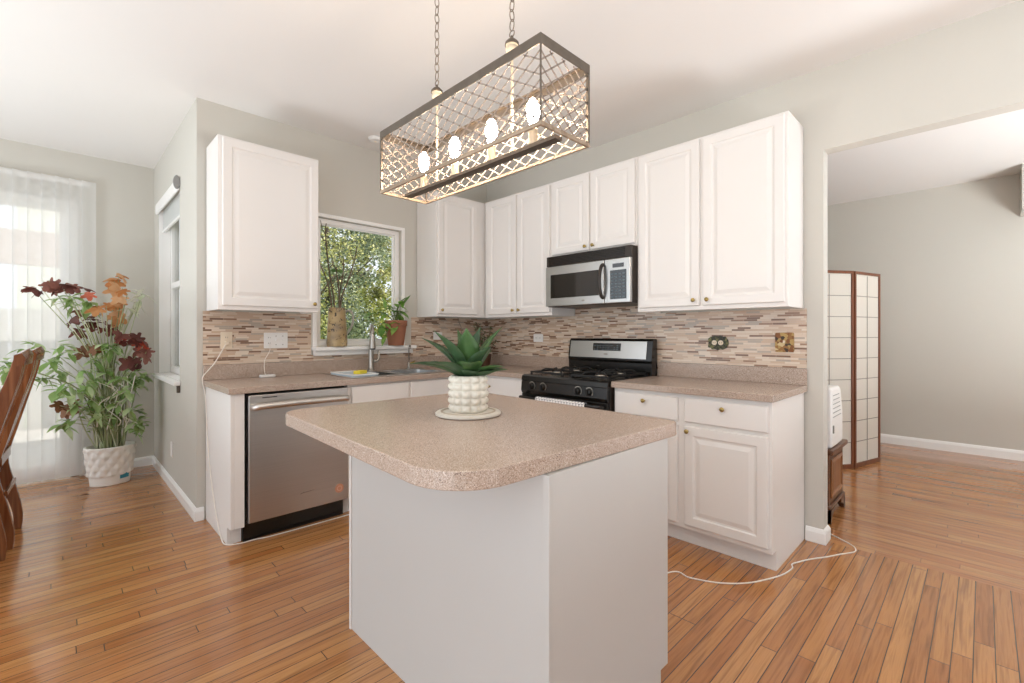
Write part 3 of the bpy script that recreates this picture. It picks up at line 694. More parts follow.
# ------------------------------------------------------------------ cords and the small gadget
def cord(label, pts, r=.0032, n=10, mat='cord'):
    return tag(MB().tube(smoothpath(pts, n), r, 8).build('cord', M[mat], None, smooth=True), label, 'cord')
cord('white cord from the ivory outlet down the end panel and along the dishwasher', [(-2.35, -.02, 1.165), (-2.37, -.035, 1.13), (-2.43, -.04, 1.02), (-2.486, -.03, .945), (-2.4905, -.03, .9), (-2.4785, -.05, .8), (-2.4755, -.1, .5), (-2.4755, -.22, .25),
      (-2.4755, -.35, .08), (-2.476, -.44, .012), (-2.474, -.53, .004), (-2.42, -.57, .004), (-2.33, -.576, .004), (-2.25, -.593, .004), (-2.02, -.6, .004), (-1.76, -.605, .004), (-1.5, -.62, .004), (-1.42, -.66, .004)])
pg = thing('plug', 'ivory plug pushed into the ivory wall outlet', 'plug', (-2.35, -.0155, 1.155))
MB().box(-.013, .013, -.022, .0, -.012, .014).build('body', M['plate'], pg, bevel=.004)
MB().box(-.007, -.005, 0.0003, .006, -.003, .006).build('prong', M['nickel'], pg)
cord('white cord lying on the floor from the island to the doorway', [(-1.25, -2.39, .004), (-.93, -2.48, .004), (-.92, -2.57, .004), (-.865, -2.69, .004), (-.777, -2.78, .004), (-.67, -2.84, .004), (-.555, -2.885, .004), (-.45, -2.9, .004), (-.404, -2.887, .004),
      (-.35, -2.905, .004), (-.273, -2.94, .004), (-.18, -2.995, .004), (-.09, -3.041, .004), (.0, -3.09, .004), (.06, -3.085, .004), (.1, -3.055, .004), (.15, -2.99, .004), (.2, -2.93, .004), (.4, -2.78, .004)])
cg = thing('charger', 'small flat white charger on the counter under the switch plate', 'charger', (-2.11, -.06, .9145))
MB().prism(rrect(-.05, .05, -.022, .022, .012), 0, .018).build('body', M['wplate'], cg, bevel=.005)
cord('thin white cord from the triple plate to the flat charger', [(-2.084, -.018, 1.15), (-2.09, -.045, 1.1), (-2.125, -.05, 1.03), (-2.128, -.06, .955), (-2.12, -.06, .9335)], .0022)
cord('thin grey cord hanging under the corner cabinet behind the succulent', [(-.40, -.03, 1.378), (-.385, -.032, 1.33), (-.36, -.03, 1.28), (-.355, -.03, 1.2), (-.35, -.035, 1.08), (-.34, -.06, .94), (-.33, -.1, .9185)], .0025, mat='wire')

# ------------------------------------------------------------------ kitchen island
isl = thing('kitchen_island', 'white panelled kitchen island in the middle of the oak floor', 'kitchen island', (-2.066, -2.251, 0), math.radians(-.2))
MB().prism([(-.228, -.585), (.33, -.585), (.33, .48), (-.228, .48)], .105, .868).prism([(-.228, -.585), (.325, -.585), (.325, .48), (-.228, .48)], .0, .1045).build('body', M['cab_shaded'], isl)
MB().box(-.236, -.2285, -.575, .482, 0, .8685).build('left_panel', M['cab_shaded'], isl)
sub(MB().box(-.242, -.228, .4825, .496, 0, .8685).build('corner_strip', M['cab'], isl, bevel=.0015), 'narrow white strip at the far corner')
sub(MB().prism([(-.240, -.576), (-.240, -.597), (-.230, -.597), (-.230, -.5855), (-.2365, -.5855), (-.2365, -.576)], 0, .8685).build('corner_strip', M['cab_shaded'], isl, bevel=.0015), 'white strip at the near corner')
TI = Matrix(((1, 0, 0, 0), (0, 0, 1, 0), (0, 1, 0, 0), (0, 0, 0, 1)))
MB().prism([(-.2295, 0), (.325, 0), (.325, .105), (.372, .105), (.372, .8685), (-.2295, .8685)], -.594, -.586, TI).build('right_panel', M['cab_shaded'], isl)
MB().box((.3305), .3715, -.585, .48, .1055, .868).build('face_frame', M['cab'], isl)
for k in range(2):
    y0 = -.57+k*.53
    rings = [[((.3722)+h_, y0+i, .13+i), ((.3722)+h_, y0+.51-i, .13+i), ((.3722)+h_, y0+.51-i, .7-i), ((.3722)+h_, y0+i, .7-i)] for i, h_ in PROF]
    d = MB().loft(rings).build('door', M['cab'], isl, bevel=.001)
    MB().sphere((.408, y0+.46-.42*k, .67), .013).build('knob', M['brass'], d, smooth=True)
    rings = [[((.3722)+h_, y0+i, .72+i), ((.3722)+h_, y0+.51-i, .72+i), ((.3722)+h_, y0+.51-i, .855-i), ((.3722)+h_, y0+i, .855-i)] for i, h_ in FLAT]
    d = MB().loft(rings).build('drawer', M['cab'], isl, bevel=.001)
    MB().sphere((.408, y0+.255, .787), .013).build('knob', M['brass'], d, smooth=True)
it = thing('island_countertop', 'speckled beige island countertop with rounded corners', 'countertop', (-2.075, -2.252, .869), math.radians(-2.3))
MB().prism(rrect(-.492, .478, -.587, .592, [.16, .045, .03, .1], 10), 0, .045).build('top', M['lam'], it, bevel=.003)

# ------------------------------------------------------------------ succulent on the island
cs = thing('coaster', 'round off-white stone coaster under the succulent pot', 'coaster', (-2.062, -2.232, .9145), .4); cs.scale = (1.24, 1.24, 1.15)
MB().lathe([(.001, 0), (.094, 0), (.099, .003), (.099, .009), (.095, .012), (.001, .012)], 48).build('disc', paint('cream_stone', 'd8d1c4', .5, var=.06, scale=40), cs, smooth='auto')
MB().lathe([(.078, .0), (.083, .0), (.083, .002), (.078, .002), (.078, 0)], 48, (0, 0, .0121)).build('rim_line', paint('coaster_edge', 'b5a692', .6), cs, smooth='auto')
sc_ = thing('succulent', 'green agave-like succulent in a knobbly cream pot on the island', 'plant', (-2.062, -2.232, .929)); sc_.scale = (1.2,)*3
rings = []; nz, na = 41, 96
for i in range(nz):
    z = .112*i/(nz-1); r0 = .052 + .003*math.sin(PI*i/(nz-1))
    amp = .010
    rings.append([((r0+amp*abs(math.sin(12*a/2))**.7*abs(math.sin(PI*5*i/(nz-1)))**.6)*math.cos(a), (r0+amp*abs(math.sin(12*a/2))**.7*abs(math.sin(PI*5*i/(nz-1)))**.6)*math.sin(a), z) for a in [2*PI*k/na for k in range(na)]])
for r_, z in ((.047, .112), (.045, .1)): rings.append([(r_*math.cos(2*PI*k/na), r_*math.sin(2*PI*k/na), z) for k in range(na)])
MB().loft(rings).build('pot', M['ceramic'], sc_, smooth=True)
MB().lathe([(.001, 0), (.0445, 0), (.0445, .002), (.001, .004)], 24, (0, 0, .101)).build('soil', M['soil'], sc_)
LG = [leafmat('agave_green', [(.2, '3d5c33'), (.5, '5c8049'), (.8, '8fb06c')], 18, .12, .38), leafmat('agave_dark', [(.2, '32492f'), (.5, '4b6845'), (.8, '6c8a5e')], 18, .1, .38)]
def agave(az, elev, L, w, curl, mat):
    rings = []; n = 13; p = Vector((.008*math.cos(az), .008*math.sin(az), .1)); e = elev; side = Vector((-math.sin(az), math.cos(az), 0))
    for i in range(n):
        t = i/(n-1)
        ww = w*(.42+.58*math.sin(PI*min(1, t*1.1+.18)) if t < .6 else 1.0)*1.0
        ww = w*max(.02, (.45+.55*math.sin(PI*(t*.95)))*(1-t**4))
        d = Vector((math.cos(az)*math.cos(e), math.sin(az)*math.cos(e), math.sin(e))); up = side.cross(d)*-1
        if up.dot(Vector((0, 0, 1))) < 0 and e < PI/2: up = -up
        th = .0035*(1-t)+.0006
        row = []
        for u in (-1, -.5, 0, .5, 1): row.append(tuple(p + side*ww*u + up*(abs(u)**1.6*ww*.45)))
        for u in (1, .5, 0, -.5, -1): row.append(tuple(p + side*ww*u + up*(abs(u)**1.6*ww*.45) - up*th*(1.15-abs(u))))
        rings.append(row)
        p = p + d*(L/(n-1)); e += curl/(n-1)
    MB().loft(rings).build('leaf', mat, sc_, smooth=True)
V = math.radians
for az, el, L, w, cu, mi in [(225, 80, .175, .031, -.25, 0), (175, 62, .20, .026, -.35, 1), (185, 36, .235, .024, -.62, 1), (140, 30, .25, .024, -.55, 1), (128, 55, .205, .025, -.5, 1), (330, 66, .205, .027, -.3, 0),
                             (300, 34, .2, .026, -.5, 0), (320, 24, .21, .024, -.4, 1), (250, 30, .10, .03, -.3, 1), (235, 44, .13, .033, -.6, 0), (60, 60, .17, .028, -.3, 1), (20, 45, .18, .026, -.4, 1), (90, 30, .18, .025, -.5, 1), (280, 62, .14, .028, -.4, 1), (0, 78, .18, .027, -.1, 1), (100, 80, .17, .026, -.15, 0), (295, 15, .17, .022, .1, 1)]:
    agave(V(az), V(el), L*((.58 if az >= 280 else .74) if el < 40 else .95), w*1.28, cu, LG[mi])

# ------------------------------------------------------------------ jug, branches and pot plant on the sill
def jugmat():
    m, t, b = newmat('painted_stoneware')
    g = N(t, 'TexCoord'); n = N(t, 'TexNoise'); n.inputs['Scale'].default_value = 9; n.inputs['Detail'].default_value = 5
    link(t, g.outputs['Object'], n.inputs['Vector'])
    base = ramp(t, n.outputs['Fac'], [(.3, '82715a'), (.48, 'a58c62'), (.62, 'bda57a'), (.75, '98917f')])
    v = N(t, 'TexNoise'); v.inputs['Scale'].default_value = 22; v.inputs['Distortion'].default_value = 2.2; link(t, g.outputs['Object'], v.inputs['Vector'])
    k = ramp(t, v.outputs['Fac'], [(.60, '000000'), (.64, 'ffffff')])
    link(t, mixc(t, k, base, lin('3e3226')), b.inputs['Base Color']); b.inputs['Roughness'].default_value = .35
    return m
jg = thing('pitcher', 'tan painted stoneware pitcher holding branches on the window sill', 'pitcher', (-1.605, -.052, 1.1205))
MB().lathe([(.001, .004), (.070, 0), (.076, .006), (.077, .03), (.074, .1), (.068, .2), (.063, .28), (.063, .3), (.059, .302), (.056, .29), (.06, .2), (.068, .05), (.001, .03)], 40).build('body', jugmat(), jg, smooth='auto')
sub(MB().tube(smoothpath([(.064, 0, .27), (.095, 0, .285), (.125, 0, .265), (.132, 0, .215), (.115, 0, .15), (.08, 0, .1), (.071, 0, .085)], 6), [.009]*37, 10).build('handle', paint('grey_glaze', 'a19c90', .4, var=.2), jg, smooth=True), 'grey curved handle')
BR = wood('branch_bark', '55483a', '7c6c58', .8)
bl = leafmat('branch_leaf', [(.2, '4c6a35'), (.8, '7f9a58')], 12)
for i, pts in enumerate([[(-.03, 0, .07), (-.045, 0, .35), (-.08, -.005, .5), (-.125, 0, .62)], [(-.01, .01, .08), (-.02, .01, .35), (-.06, .01, .6), (-.085, .012, .86), (-.08, .012, .95)], [(.01, -.01, .06), (.012, -.01, .4), (-.005, -.01, .55), (-.01, -.01, .62)],
                         [(.02, .01, .08), (.025, .01, .4), (.055, .012, .58), (.06, .014, .7)], [(.03, 0, .1), (.032, 0, .36), (.08, -.02, .52), (.13, -.025, .68), (.15, -.03, .8)]]):
    b = thing('branch', ['bare branch leaning furthest left out of the pitcher', 'tallest bare branch standing in the pitcher', 'short twig with a curled leaf in the middle of the pitcher', 'upright bare branch right of centre in the pitcher',
                         'bare branch leaning furthest right out of the pitcher'][i], 'branch', (-1.605, -.052, 1.1205), 0, 'branches in the pitcher')
    P = smoothpath(pts, 5)
    MB().tube(P, [.0075-.004*k/len(P) for k in range(len(P))], 7).build('stem', BR, b, smooth=True)
    for q in ((.5, .1), (.75, -.08)):
        p = P[int(len(P)*q[0])]
        MB().tube([p, p+Vector((q[1]*.35, 0, .05)), p+Vector((q[1]*.5, 0, .11))], [.0035, .003, .0018], 6).build('twig', BR, b, smooth=True)
    if i == 2:
        mb = MB()
        for k in range(5):
            a = k*1.2; p = P[-4]
            mb.add([p, p+Vector((.03*math.cos(a), .015*math.sin(a), .02)), p+Vector((.06*math.cos(a), .02*math.sin(a), .0)), p+Vector((.03*math.cos(a), .015*math.sin(a), -.012))], [(0, 1, 2, 3)])
        mb.build('foliage', bl, b, smooth=True)
tpz = thing('potted_plant', 'leafy jade-like plant in a terracotta pot on the window sill', 'plant', (-1.095, -.068, 1.1205)); tpz.scale = (1.15, 1.15, 1.05)
MB().lathe([(.001, .003), (.054, 0), (.057, .004), (.075, .155), (.079, .157), (.081, .16), (.0815, .2), (.079, .203), (.073, .2), (.07, .16), (.06, .16), (.001, .16)], 36).build('pot', M['terracotta'], tpz, smooth='auto')
MB().lathe([(.001, .0), (.071, 0), (.001, .006)], 24, (0, 0, .176)).build('soil', M['soil'], tpz)
PLG = leafmat('jade_leaf', [(.2, '4d7a33'), (.5, '79a448'), (.8, 'a9c870')], 25, .3, .35)
def leafquad(mb, p, d, L, w, up=Vector((0, 0, 1)), fold=.25, n=6, droop=.3):
    """one pointed-oval leaf from p along d"""
    d = d.normalized(); s = d.cross(up)
    s = s.normalized() if s.length > 1e-3 else Vector((1, 0, 0))
    nn = s.cross(d).normalized(); V_ = []; F = []
    for i in range(n+1):
        t = i/n; ww = w*math.sin(PI*(t*.9+.06))**.9*(1-t**5); c = p + d*L*t - Vector((0, 0, 1))*droop*L*t*t
        V_ += [c - s*ww + nn*ww*fold, c, c + s*ww + nn*ww*fold]
    for i in range(n):
        a = i*3; F += [(a, a+1, a+4, a+3), (a+1, a+2, a+5, a+4)]
    mb.add(V_, F)
random.seed(5)
ends = [(.02, 0, .33), (-.11, -.02, .30), (-.20, -.03, .25), (.06, 0, .37), (-.19, -.05, .11), (.02, -.04, .27), (-.05, .0, .31), (.03, 0, .25), (-.12, -.06, .08)]
st = MB(); fo = MB()
for e in ends:
    e = Vector(e); b0 = Vector((random.uniform(-.02, .02), random.uniform(-.02, .02), .17))
    P = smoothpath([b0, b0*.5+e*.5+Vector((0, 0, .05)), e], 5); st.tube(P, [.004-.002*k/len(P) for k in range(len(P))], 6)
    for k in range(4):
        a = random.uniform(0, 2*PI); q = P[-1-k*2]
        leafquad(fo, q, Vector((math.cos(a), math.sin(a)*.6, random.uniform(-.3, .7))) if k else (P[-1]-P[-3]), random.uniform(.065, .095), random.uniform(.018, .026))
leafquad(fo, Vector((.065, 0, .34)), Vector((.6, 0, .8)), .1, .025, droop=0); leafquad(fo, Vector((-.14, -.05, .16)), Vector((-.2, -.2, -1)), .1, .026, droop=0); leafquad(fo, Vector((-.18, -.03, .25)), Vector((-1, 0, .0)), .12, .026, droop=.1); leafquad(fo, Vector((-.10, -.02, .29)), Vector((-.2, 0, 1)), .1, .026, droop=0)
leafquad(fo, Vector((-.02, -.05, .17)), Vector((-.7, -.4, -.9)), .12, .027, droop=0)
st.build('stem', leafmat('jade_stem', [(.2, '6b7a45'), (.8, '8a9a5c')], 10), tpz, smooth=True); fo.build('foliage', PLG, tpz, smooth=True)

# ------------------------------------------------------------------ small plant in the counter corner
cpn_ = thing('potted_plant', 'small bushy green plant in a dark pot in the counter corner', 'plant', (-.24, -.24, .9145))
MB().lathe([(.001, .002), (.05, 0), (.052, .004), (.068, .11), (.064, .112), (.06, .1), (.001, .1)], 28).build('pot', paint('brown_pot', '4f3526', .35, var=.1), cpn_, smooth='auto')
MB().lathe([(.001, 0), (.061, 0), (.001, .004)], 20, (0, 0, .101)).build('soil', M['soil'], cpn_)
st = MB(); fo = MB(); random.seed(11)
for k in range(16):
    a = random.uniform(0, 2*PI); rr = random.uniform(.03, .13); e = Vector((rr*math.cos(a), rr*math.sin(a), random.uniform(.2, .42)))
    P = smoothpath([Vector((.02*math.cos(a), .02*math.sin(a), .1)), Vector((e.x*.5, e.y*.5, e.z*.65)), e], 5); st.tube(P, [.003-.0015*i/len(P) for i in range(len(P))], 5)
    for q in range(2, len(P)):
        for s in range(2):
            a2 = random.uniform(0, 2*PI); leafquad(fo, P[q], Vector((math.cos(a2), math.sin(a2), random.uniform(-.2, .8))), random.uniform(.03, .055), .009)
st.build('stem', BR, cpn_, smooth=True); fo.build('foliage', leafmat('dark_herb', [(.2, '33502a'), (.5, '4e7036'), (.8, '7a9650')], 14), cpn_, smooth=True)

# ------------------------------------------------------------------ pendant light
pd = thing('pendant_light', 'long rectangular bronze cage pendant with four lit bulbs above the island', 'pendant light', (-2.105, -2.295, 0))
PX, PY, Z0, Z1 = .114, .445, 1.797, 2.052
MB().grid([-PX, -PX+.016, PX-.016, PX], [-PY, -PY+.016, PY-.016, PY], lambda i, j: not (i == 1 and j == 1), Z1-.003, Z1)\
    .grid([-PX, -PX+.003, PX-.003, PX], [-PY, -PY+.003, PY-.003, PY], lambda i, j: not (i == 1 and j == 1), Z1-.03, Z1-.003).build('top_rim', M['bronze'], pd, bevel=.0008)
MB().grid([-PX, -PX+.009, PX-.009, PX], [-PY, -PY+.009, PY-.009, PY], lambda i, j: not (i == 1 and j == 1), Z0, Z0+.006)\
    .grid([-PX, -PX+.004, PX-.004, PX], [-PY, -PY+.004, PY-.004, PY], lambda i, j: not (i == 1 and j == 1), Z0+.006, Z0+.012).build('bottom_rim', M['rustic'], pd, bevel=.0008)
for sx_ in (-1, 1):
    for sy_ in (-1, 1):
        if sx_ < 0 and sy_ < 0: MB().box(-PX, -PX+.004, -PY, -PY+.004, Z0+.012, Z1-.03).build('corner_post', M['bronze'], pd)
        else: MB().box(min(sx_*PX, sx_*(PX-.009)), max(sx_*PX, sx_*(PX-.009)), min(sy_*PY, sy_*(PY-.009)), max(sy_*PY, sy_*(PY-.009)), Z0+.012, Z1-.03).build('corner_post', M['bronze'], pd, bevel=.001)
def latt(L, h, dl):
    """diagonal wires clipped to an L x h rectangle -> list of segments (u,v)"""
    segs = []; k_ = dl*.5; slope = .0412/dl
    for s in (1, -1):
        c = -h/slope-2*dl
        while c < L+h/slope+2*dl:
            pts = []
            for v in (0, h):
                u = c + s*v/slope; pts.append((u, v))
            (u0, v0), (u1, v1) = pts
            if u0 > u1: u0, v0, u1, v1 = u1, v1, u0, v0
            if u1 > 0 and u0 < L:
                if u0 < 0: v0 = v0+(v1-v0)*(0-u0)/(u1-u0); u0 = 0
                if u1 > L: v1 = v0+(v1-v0)*(L-u0)/(u1-u0); u1 = L
                segs.append(((u0, v0), (u1, v1)))
            c += dl
    return segs
hh = Z1-.031-(Z0+.0125)
for side in range(4):
    mb = MB(); off = .0065
    L = 2*PY-.012 if side < 2 else 2*PX-.012
    sg = 1 if side % 2 == 0 else -1
    for (a, b) in latt(L, hh, L/(13 if side < 2 else 4)):
        if side < 2: A = (sg*(PX-off), a[0]-L/2, Z0+.0125+a[1]); B = (sg*(PX-off), b[0]-L/2, Z0+.0125+b[1])
        else: A = (a[0]-L/2, sg*(PY-off), Z0+.0125+a[1]); B = (b[0]-L/2, sg*(PY-off), Z0+.0125+b[1])
        dv = (Vector(B)-Vector(A)).normalized(); nn = Vector((1, 0, 0) if side < 2 else (0, 1, 0)); ww = dv.cross(nn)
        mb.loft([[tuple(Vector(p)+ww*q*.0024+nn*r_*.0008) for q, r_ in ((-1, -1), (1, -1), (1, 1), (-1, 1))] for p in (A, B)])
    mb.build('lattice_panel', M['latt'], pd)
MB().box(-.017, .017, -PY+.0305, PY-.0305, Z0, Z0+.012).build('centre_bar', M['bronze'], pd, bevel=.001)
for by in (.295, .09, -.115, -.31):
    s = MB().lathe([(.018, 0), (.018, .004), (.0145, .006), (.0145, .05), (.012, .052), (.001, .052)], 18, (0, by, Z0+.0125)).build('socket', M['candle'], pd, smooth='auto')
    MB().lathe([(.001, 0), (.010, .001), (.011, .012), (.018, .034), (.022, .052), (.019, .074), (.010, .09), (.001, .097)], 20, (0, by, Z0+.066)).build('bulb', M['bulb'], s, smooth=True)
for ry in (.204, -.216):
    MB().cyl((0, ry, Z0+.0125), (0, ry, 2.145), .0045, 10).build('rod', M['candle'], pd, smooth='auto')
    cp_ = MB().lathe([(.006, 0), (.012, .006), (.019, .012), (.021, .02), (.017, .03), (.021, .034), (.001, .034)], 20, (0, ry, 2.13)).build('finial', M['candle'], pd, smooth='auto')
    MB().lathe([(.001, .0345), (.0235, .0345), (.0225, .043), (.014, .052), (.006, .058), (.004, .066)], 20, (0, ry, 2.13)).build('finial_cap', M['bronze'], pd, smooth='auto')
    ch = MB(); z = 2.19; k = 0
    ring = [(0, ry+.011*math.cos(a), 2.203+.011*math.sin(a)) for a in [2*PI*i/12 for i in range(13)]]
    ch.tube(ring, .0022, 6)
    z = 2.212
    while z < CH-.03:
        lh = .038
        P = []
        for i in range(17):
            a = 2*PI*i/16; u = .0095*math.cos(a); w = lh/2*math.sin(a)
            P.append((u, ry, z+lh/2+w) if k % 2 else (0, ry+u, z+lh/2+w))
        ch.tube(P, .002, 6); z += lh-.006; k += 1
    ch.build('chain', M['wire'], pd, smooth=True)
    MB().cyl((0, ry, z-.004), (0, ry, CH-.02), .003, 8).build('hook', M['wire'], pd)
MB().lathe([(.03, 0), (.055, .004), (.06, .016), (.06, .0205)], 28, (0, -.006, CH-.0215), sx=.9, sy=4.5).build('ceiling_plate', M['bronze'], pd, smooth='auto')
sdt = thing('smoke_detector', 'small round white detector on the ceiling behind the pendant', 'smoke detector', (-1.375, -.235, CH-.0005))
MB().lathe([(.055, 0), (.055, -.008), (.045, -.02), (.02, -.024), (.001, -.024)], 28).build('housing', M['wplate'], sdt, smooth='auto')
MB().lathe([(.008, 0), (.008, -.003), (.001, -.003)], 12, (0, 0, -.0245)).build('button', M['plate'], sdt)

# ------------------------------------------------------------------ tall plant in the nook
fp = thing('potted_plant', 'tall bushy coleus and begonia plants in a white oval floor pot', 'plant', (-2.855, 1.41, 0))
rings = []; na = 72
for i in range(31):
    t = i/30; z = .31*t; a_ = .125+.03*t; b_ = .095+.025*t
    row = []
    for k in range(na):
        th = 2*PI*k/na; u = th*12/(2*PI); v = (t-.28)*6.0
        e = .0
        if .26 < t < .95:
            d1_ = abs(((u+v*.5) % 1)-.5); d2_ = abs(((u-v*.5) % 1)-.5); e = .015*min(1, 2.6*min(d1_, d2_))
        elif t >= .95: e = .008
        row.append(((a_+e)*math.cos(th), (b_+e)*math.sin(th), z))
    rings.append(row)
for k_, z in ((.93, .31), (.9, .27)): rings.append([(k_*.155*math.cos(2*PI*k/na), k_*.12*math.sin(2*PI*k/na), z) for k in range(na)])
MB().loft(rings).build('pot', M['potw'], fp, smooth=True)
MB().lathe([(.001, 0), (.137, 0), (.001, .012)], 30, (0, 0, .275), sy=.77).build('soil', M['soil'], fp)
stk = MB()
cx_, cy_ = .072, -.0945
for (u0, u1, z0, z1) in ((-.03, .032, .045, .085),):
    rows = []
    for z in (z0, z1):
        rows.append([((.1265+.03*z/.31)*math.cos(th), (.0965+.025*z/.31)*math.sin(th), z) for th in [V(-66)+V(34)*i/8 for i in range(9)]])
    stk.loft(rows, cap0=False, cap1=False, closed=False)
o = sub(stk.build('sticker', paint('teal_sticker', '3c93a8', .4), fp), 'teal sticker low on the pot'); sm = o.modifiers.new('thick', 'SOLIDIFY'); sm.thickness = .0012; sm.offset = 1
PTS = {
'dark':[(-3.28,1.28,1.53),(-3.25,1.24,1.56),(-3.21,1.34,1.62),(-3.12,1.26,1.58),(-3.13,1.22,1.55),(-3.06,1.34,1.31),(-3.03,1.53,1.27),(-2.88,1.49,1.28),(-2.84,1.48,1.25),(-2.8,1.28,1.22),(-2.76,1.39,1.16),(-2.68,1.3,1.2),(-2.66,1.26,1.12),(-2.64,1.24,1.07),(-2.7,1.28,0.99),(-2.72,1.53,0.99),(-2.96,1.5,1.35),(-2.93,1.49,1.32),(-3.05,1.49,1.6)],
'brown':[(-3.15,1.27,0.68),(-3.12,1.31,0.65),(-3.07,1.43,0.68),(-3.01,1.46,1.4),(-2.96,1.51,1.1),(-3.03,1.52,1.09),(-2.93,1.23,1.13)],
'orange':[(-2.83,1.42,1.65),(-2.8,1.44,1.7),(-2.78,1.38,1.6),(-2.76,1.26,1.54),(-2.77,1.37,1.48),(-2.89,1.23,1.44),(-2.84,1.54,1.39),(-2.8,1.51,1.42),(-2.78,1.4,1.37),(-2.92,1.31,1.46)],
'pale':[(-2.67,1.53,1.55),(-2.65,1.41,1.56),(-2.68,1.52,1.49),(-2.79,1.51,1.32),(-2.75,1.38,1.43),(-2.67,1.35,1.5)],
'red':[(-2.73,1.42,1.16),(-2.71,1.36,1.14),(-2.98,1.26,1.5),(-2.69,1.31,1.15)],
'green':[(-3.15,1.49,1.5),(-3.11,1.22,1.47),(-3.08,1.22,1.5),(-3.06,1.43,1.44),(-2.99,1.3,1.47),(-3.0,1.39,1.41),(-3.29,1.37,1.14),(-3.33,1.32,1.09),(-3.28,1.56,1.08),(-3.36,1.27,0.99),(-3.42,1.35,0.99),(-3.39,1.27,0.96),(-3.44,1.43,1.01),(-3.14,1.3,1.14),(-3.12,1.33,1.08),(-3.16,1.47,1.05),(-3.2,1.32,1.01),(-3.19,1.4,0.93),(-3.14,1.53,0.9),(-2.9,1.24,1.13),(-2.88,1.22,1.08),(-2.85,1.28,1.12),(-2.88,1.48,1.0),(-2.92,1.42,0.94),(-2.87,1.29,0.92),(-2.97,1.32,1.0),(-3.02,1.26,0.93),(-2.94,1.37,0.85),(-2.82,1.22,0.87),(-2.75,1.45,0.87),(-2.71,1.52,0.82),(-2.73,1.54,0.77),(-2.69,1.46,0.78),(-2.65,1.52,0.84),(-2.8,1.21,0.77),(-2.74,1.3,0.73),(-2.81,1.55,0.71),(-2.85,1.48,0.69),(-2.68,1.35,0.9),(-2.64,1.5,0.85),(-2.68,1.42,0.56),(-2.66,1.49,0.48),(-2.7,1.31,0.48),(-2.73,1.27,0.6),(-2.67,1.36,0.45),(-2.72,1.25,0.42),(-3.12,1.34,0.54),(-3.13,1.55,0.47),(-3.07,1.32,0.56),(-3.1,1.2,0.75),(-3.04,1.22,0.78),(-3.05,1.26,0.68),(-2.99,1.48,0.62),(-2.97,1.33,0.71),(-2.95,1.3,0.6),(-2.93,1.23,0.55),(-2.87,1.55,0.58),(-2.84,1.35,0.58),(-2.82,1.27,0.66),(-2.98,1.22,0.83),(-3.1,1.22,0.84),(-3.17,1.26,0.81)]}
LM = {'dark': leafmat('begonia_dark', [(.2, '5b332f'), (.5, '7d4c44'), (.8, 'a06a5c')], 9), 'brown': leafmat('begonia_brown', [(.2, '6b4630'), (.6, '97694a'), (.8, 'b58a66')], 9),
      'orange': leafmat('coleus_orange', [(.2, 'c07a45'), (.5, 'dba06c'), (.8, 'e9c49c')], 12, .4), 'pale': leafmat('coleus_pale', [(.2, 'c3cfa8'), (.5, 'e4e6cf'), (.8, 'f1efe0')], 12, .4),
      'red': leafmat('coleus_red', [(.2, 'c24a3a'), (.6, 'dd6f58'), (.8, 'e88a70')], 12, .4), 'green': leafmat('fresh_green', [(.2, '75994f'), (.5, 'a8c480'), (.8, 'dfeac6')], 9, .4)}  # leaf colours brightened to give the plant a sunlit look
LAB = {'dark': 'dark purple-red leaves', 'brown': 'dry brown leaves', 'orange': 'orange leaves', 'pale': 'pale cream leaves', 'red': 'bright red leaves', 'green': 'light green leaves'}
def lobed(mb, p, d, nrm, R, lobes=5):
    d = d.normalized(); s = nrm.cross(d).normalized(); nrm = d.cross(s).normalized(); V_ = [p]; n = lobes*4
    for i in range(n+1):
        th = -2.7+5.4*i/n
        r = R*(.5+.5*abs(math.cos(lobes*th/2*1.0)))*(1.1-.4*abs(th)/2.7)
        V_.append(p + d*(r*math.cos(th)+R*.25) + s*r*math.sin(th) - nrm*.35*r*r/R)
    mb.add(V_, [(0, i, i+1) for i in range(1, n+1)])
rnd = random.Random(21)
org = Vector((-2.855, 1.41, 0)); stems = MB(); FO = {k: MB() for k in PTS}
for kind, lst in PTS.items():
    for q in lst:
        e = Vector(q)-org
        a = rnd.uniform(0, 2*PI); b0 = Vector((.08*math.cos(a)*rnd.random()+.03*max(-1, min(1, e.x*2)), .05*math.sin(a)*rnd.random(), .28))
        if kind != 'green' or rnd.random() < .55:
            mid = b0.lerp(e, .55)+Vector((-.25*e.x, -.15*e.y, .10*min(1, e.z)+.0))
            P = smoothpath([b0, b0+Vector((e.x*.12, e.y*.12, (e.z-.28)*.4)), mid, e], 5)
            stems.tube(P, [.0062-.0042*k/len(P) for k in range(len(P))], 6)
        if kind in ('dark', 'brown', 'orange', 'red'):
            for k in range(2 if kind != 'red' else 1):
                d = Vector((rnd.uniform(-1, 1), rnd.uniform(-.7, .3), rnd.uniform(-.6, .1))); lobed(FO[kind], e+Vector((rnd.uniform(-.03, .03), rnd.uniform(-.03, .03), rnd.uniform(-.03, .03))), d, Vector((rnd.uniform(-.9, .9), rnd.uniform(-.9, .2), rnd.uniform(.2, .9))), rnd.uniform(.05, .085))
        elif kind == 'pale':
            for k in range(3): leafquad(FO[kind], e, Vector((rnd.uniform(-1, 1), rnd.uniform(-.6, .6), rnd.uniform(-.8, .8))), rnd.uniform(.08, .13), .022)
        else:
            for k in range(6): leafquad(FO[kind], e+Vector((rnd.uniform(-.02, .02), rnd.uniform(-.02, .02), rnd.uniform(-.02, .02))), Vector((rnd.uniform(-1, 1), rnd.uniform(-.8, .5), rnd.uniform(-.9, .5))), rnd.uniform(.06, .11), rnd.uniform(.018, .034))
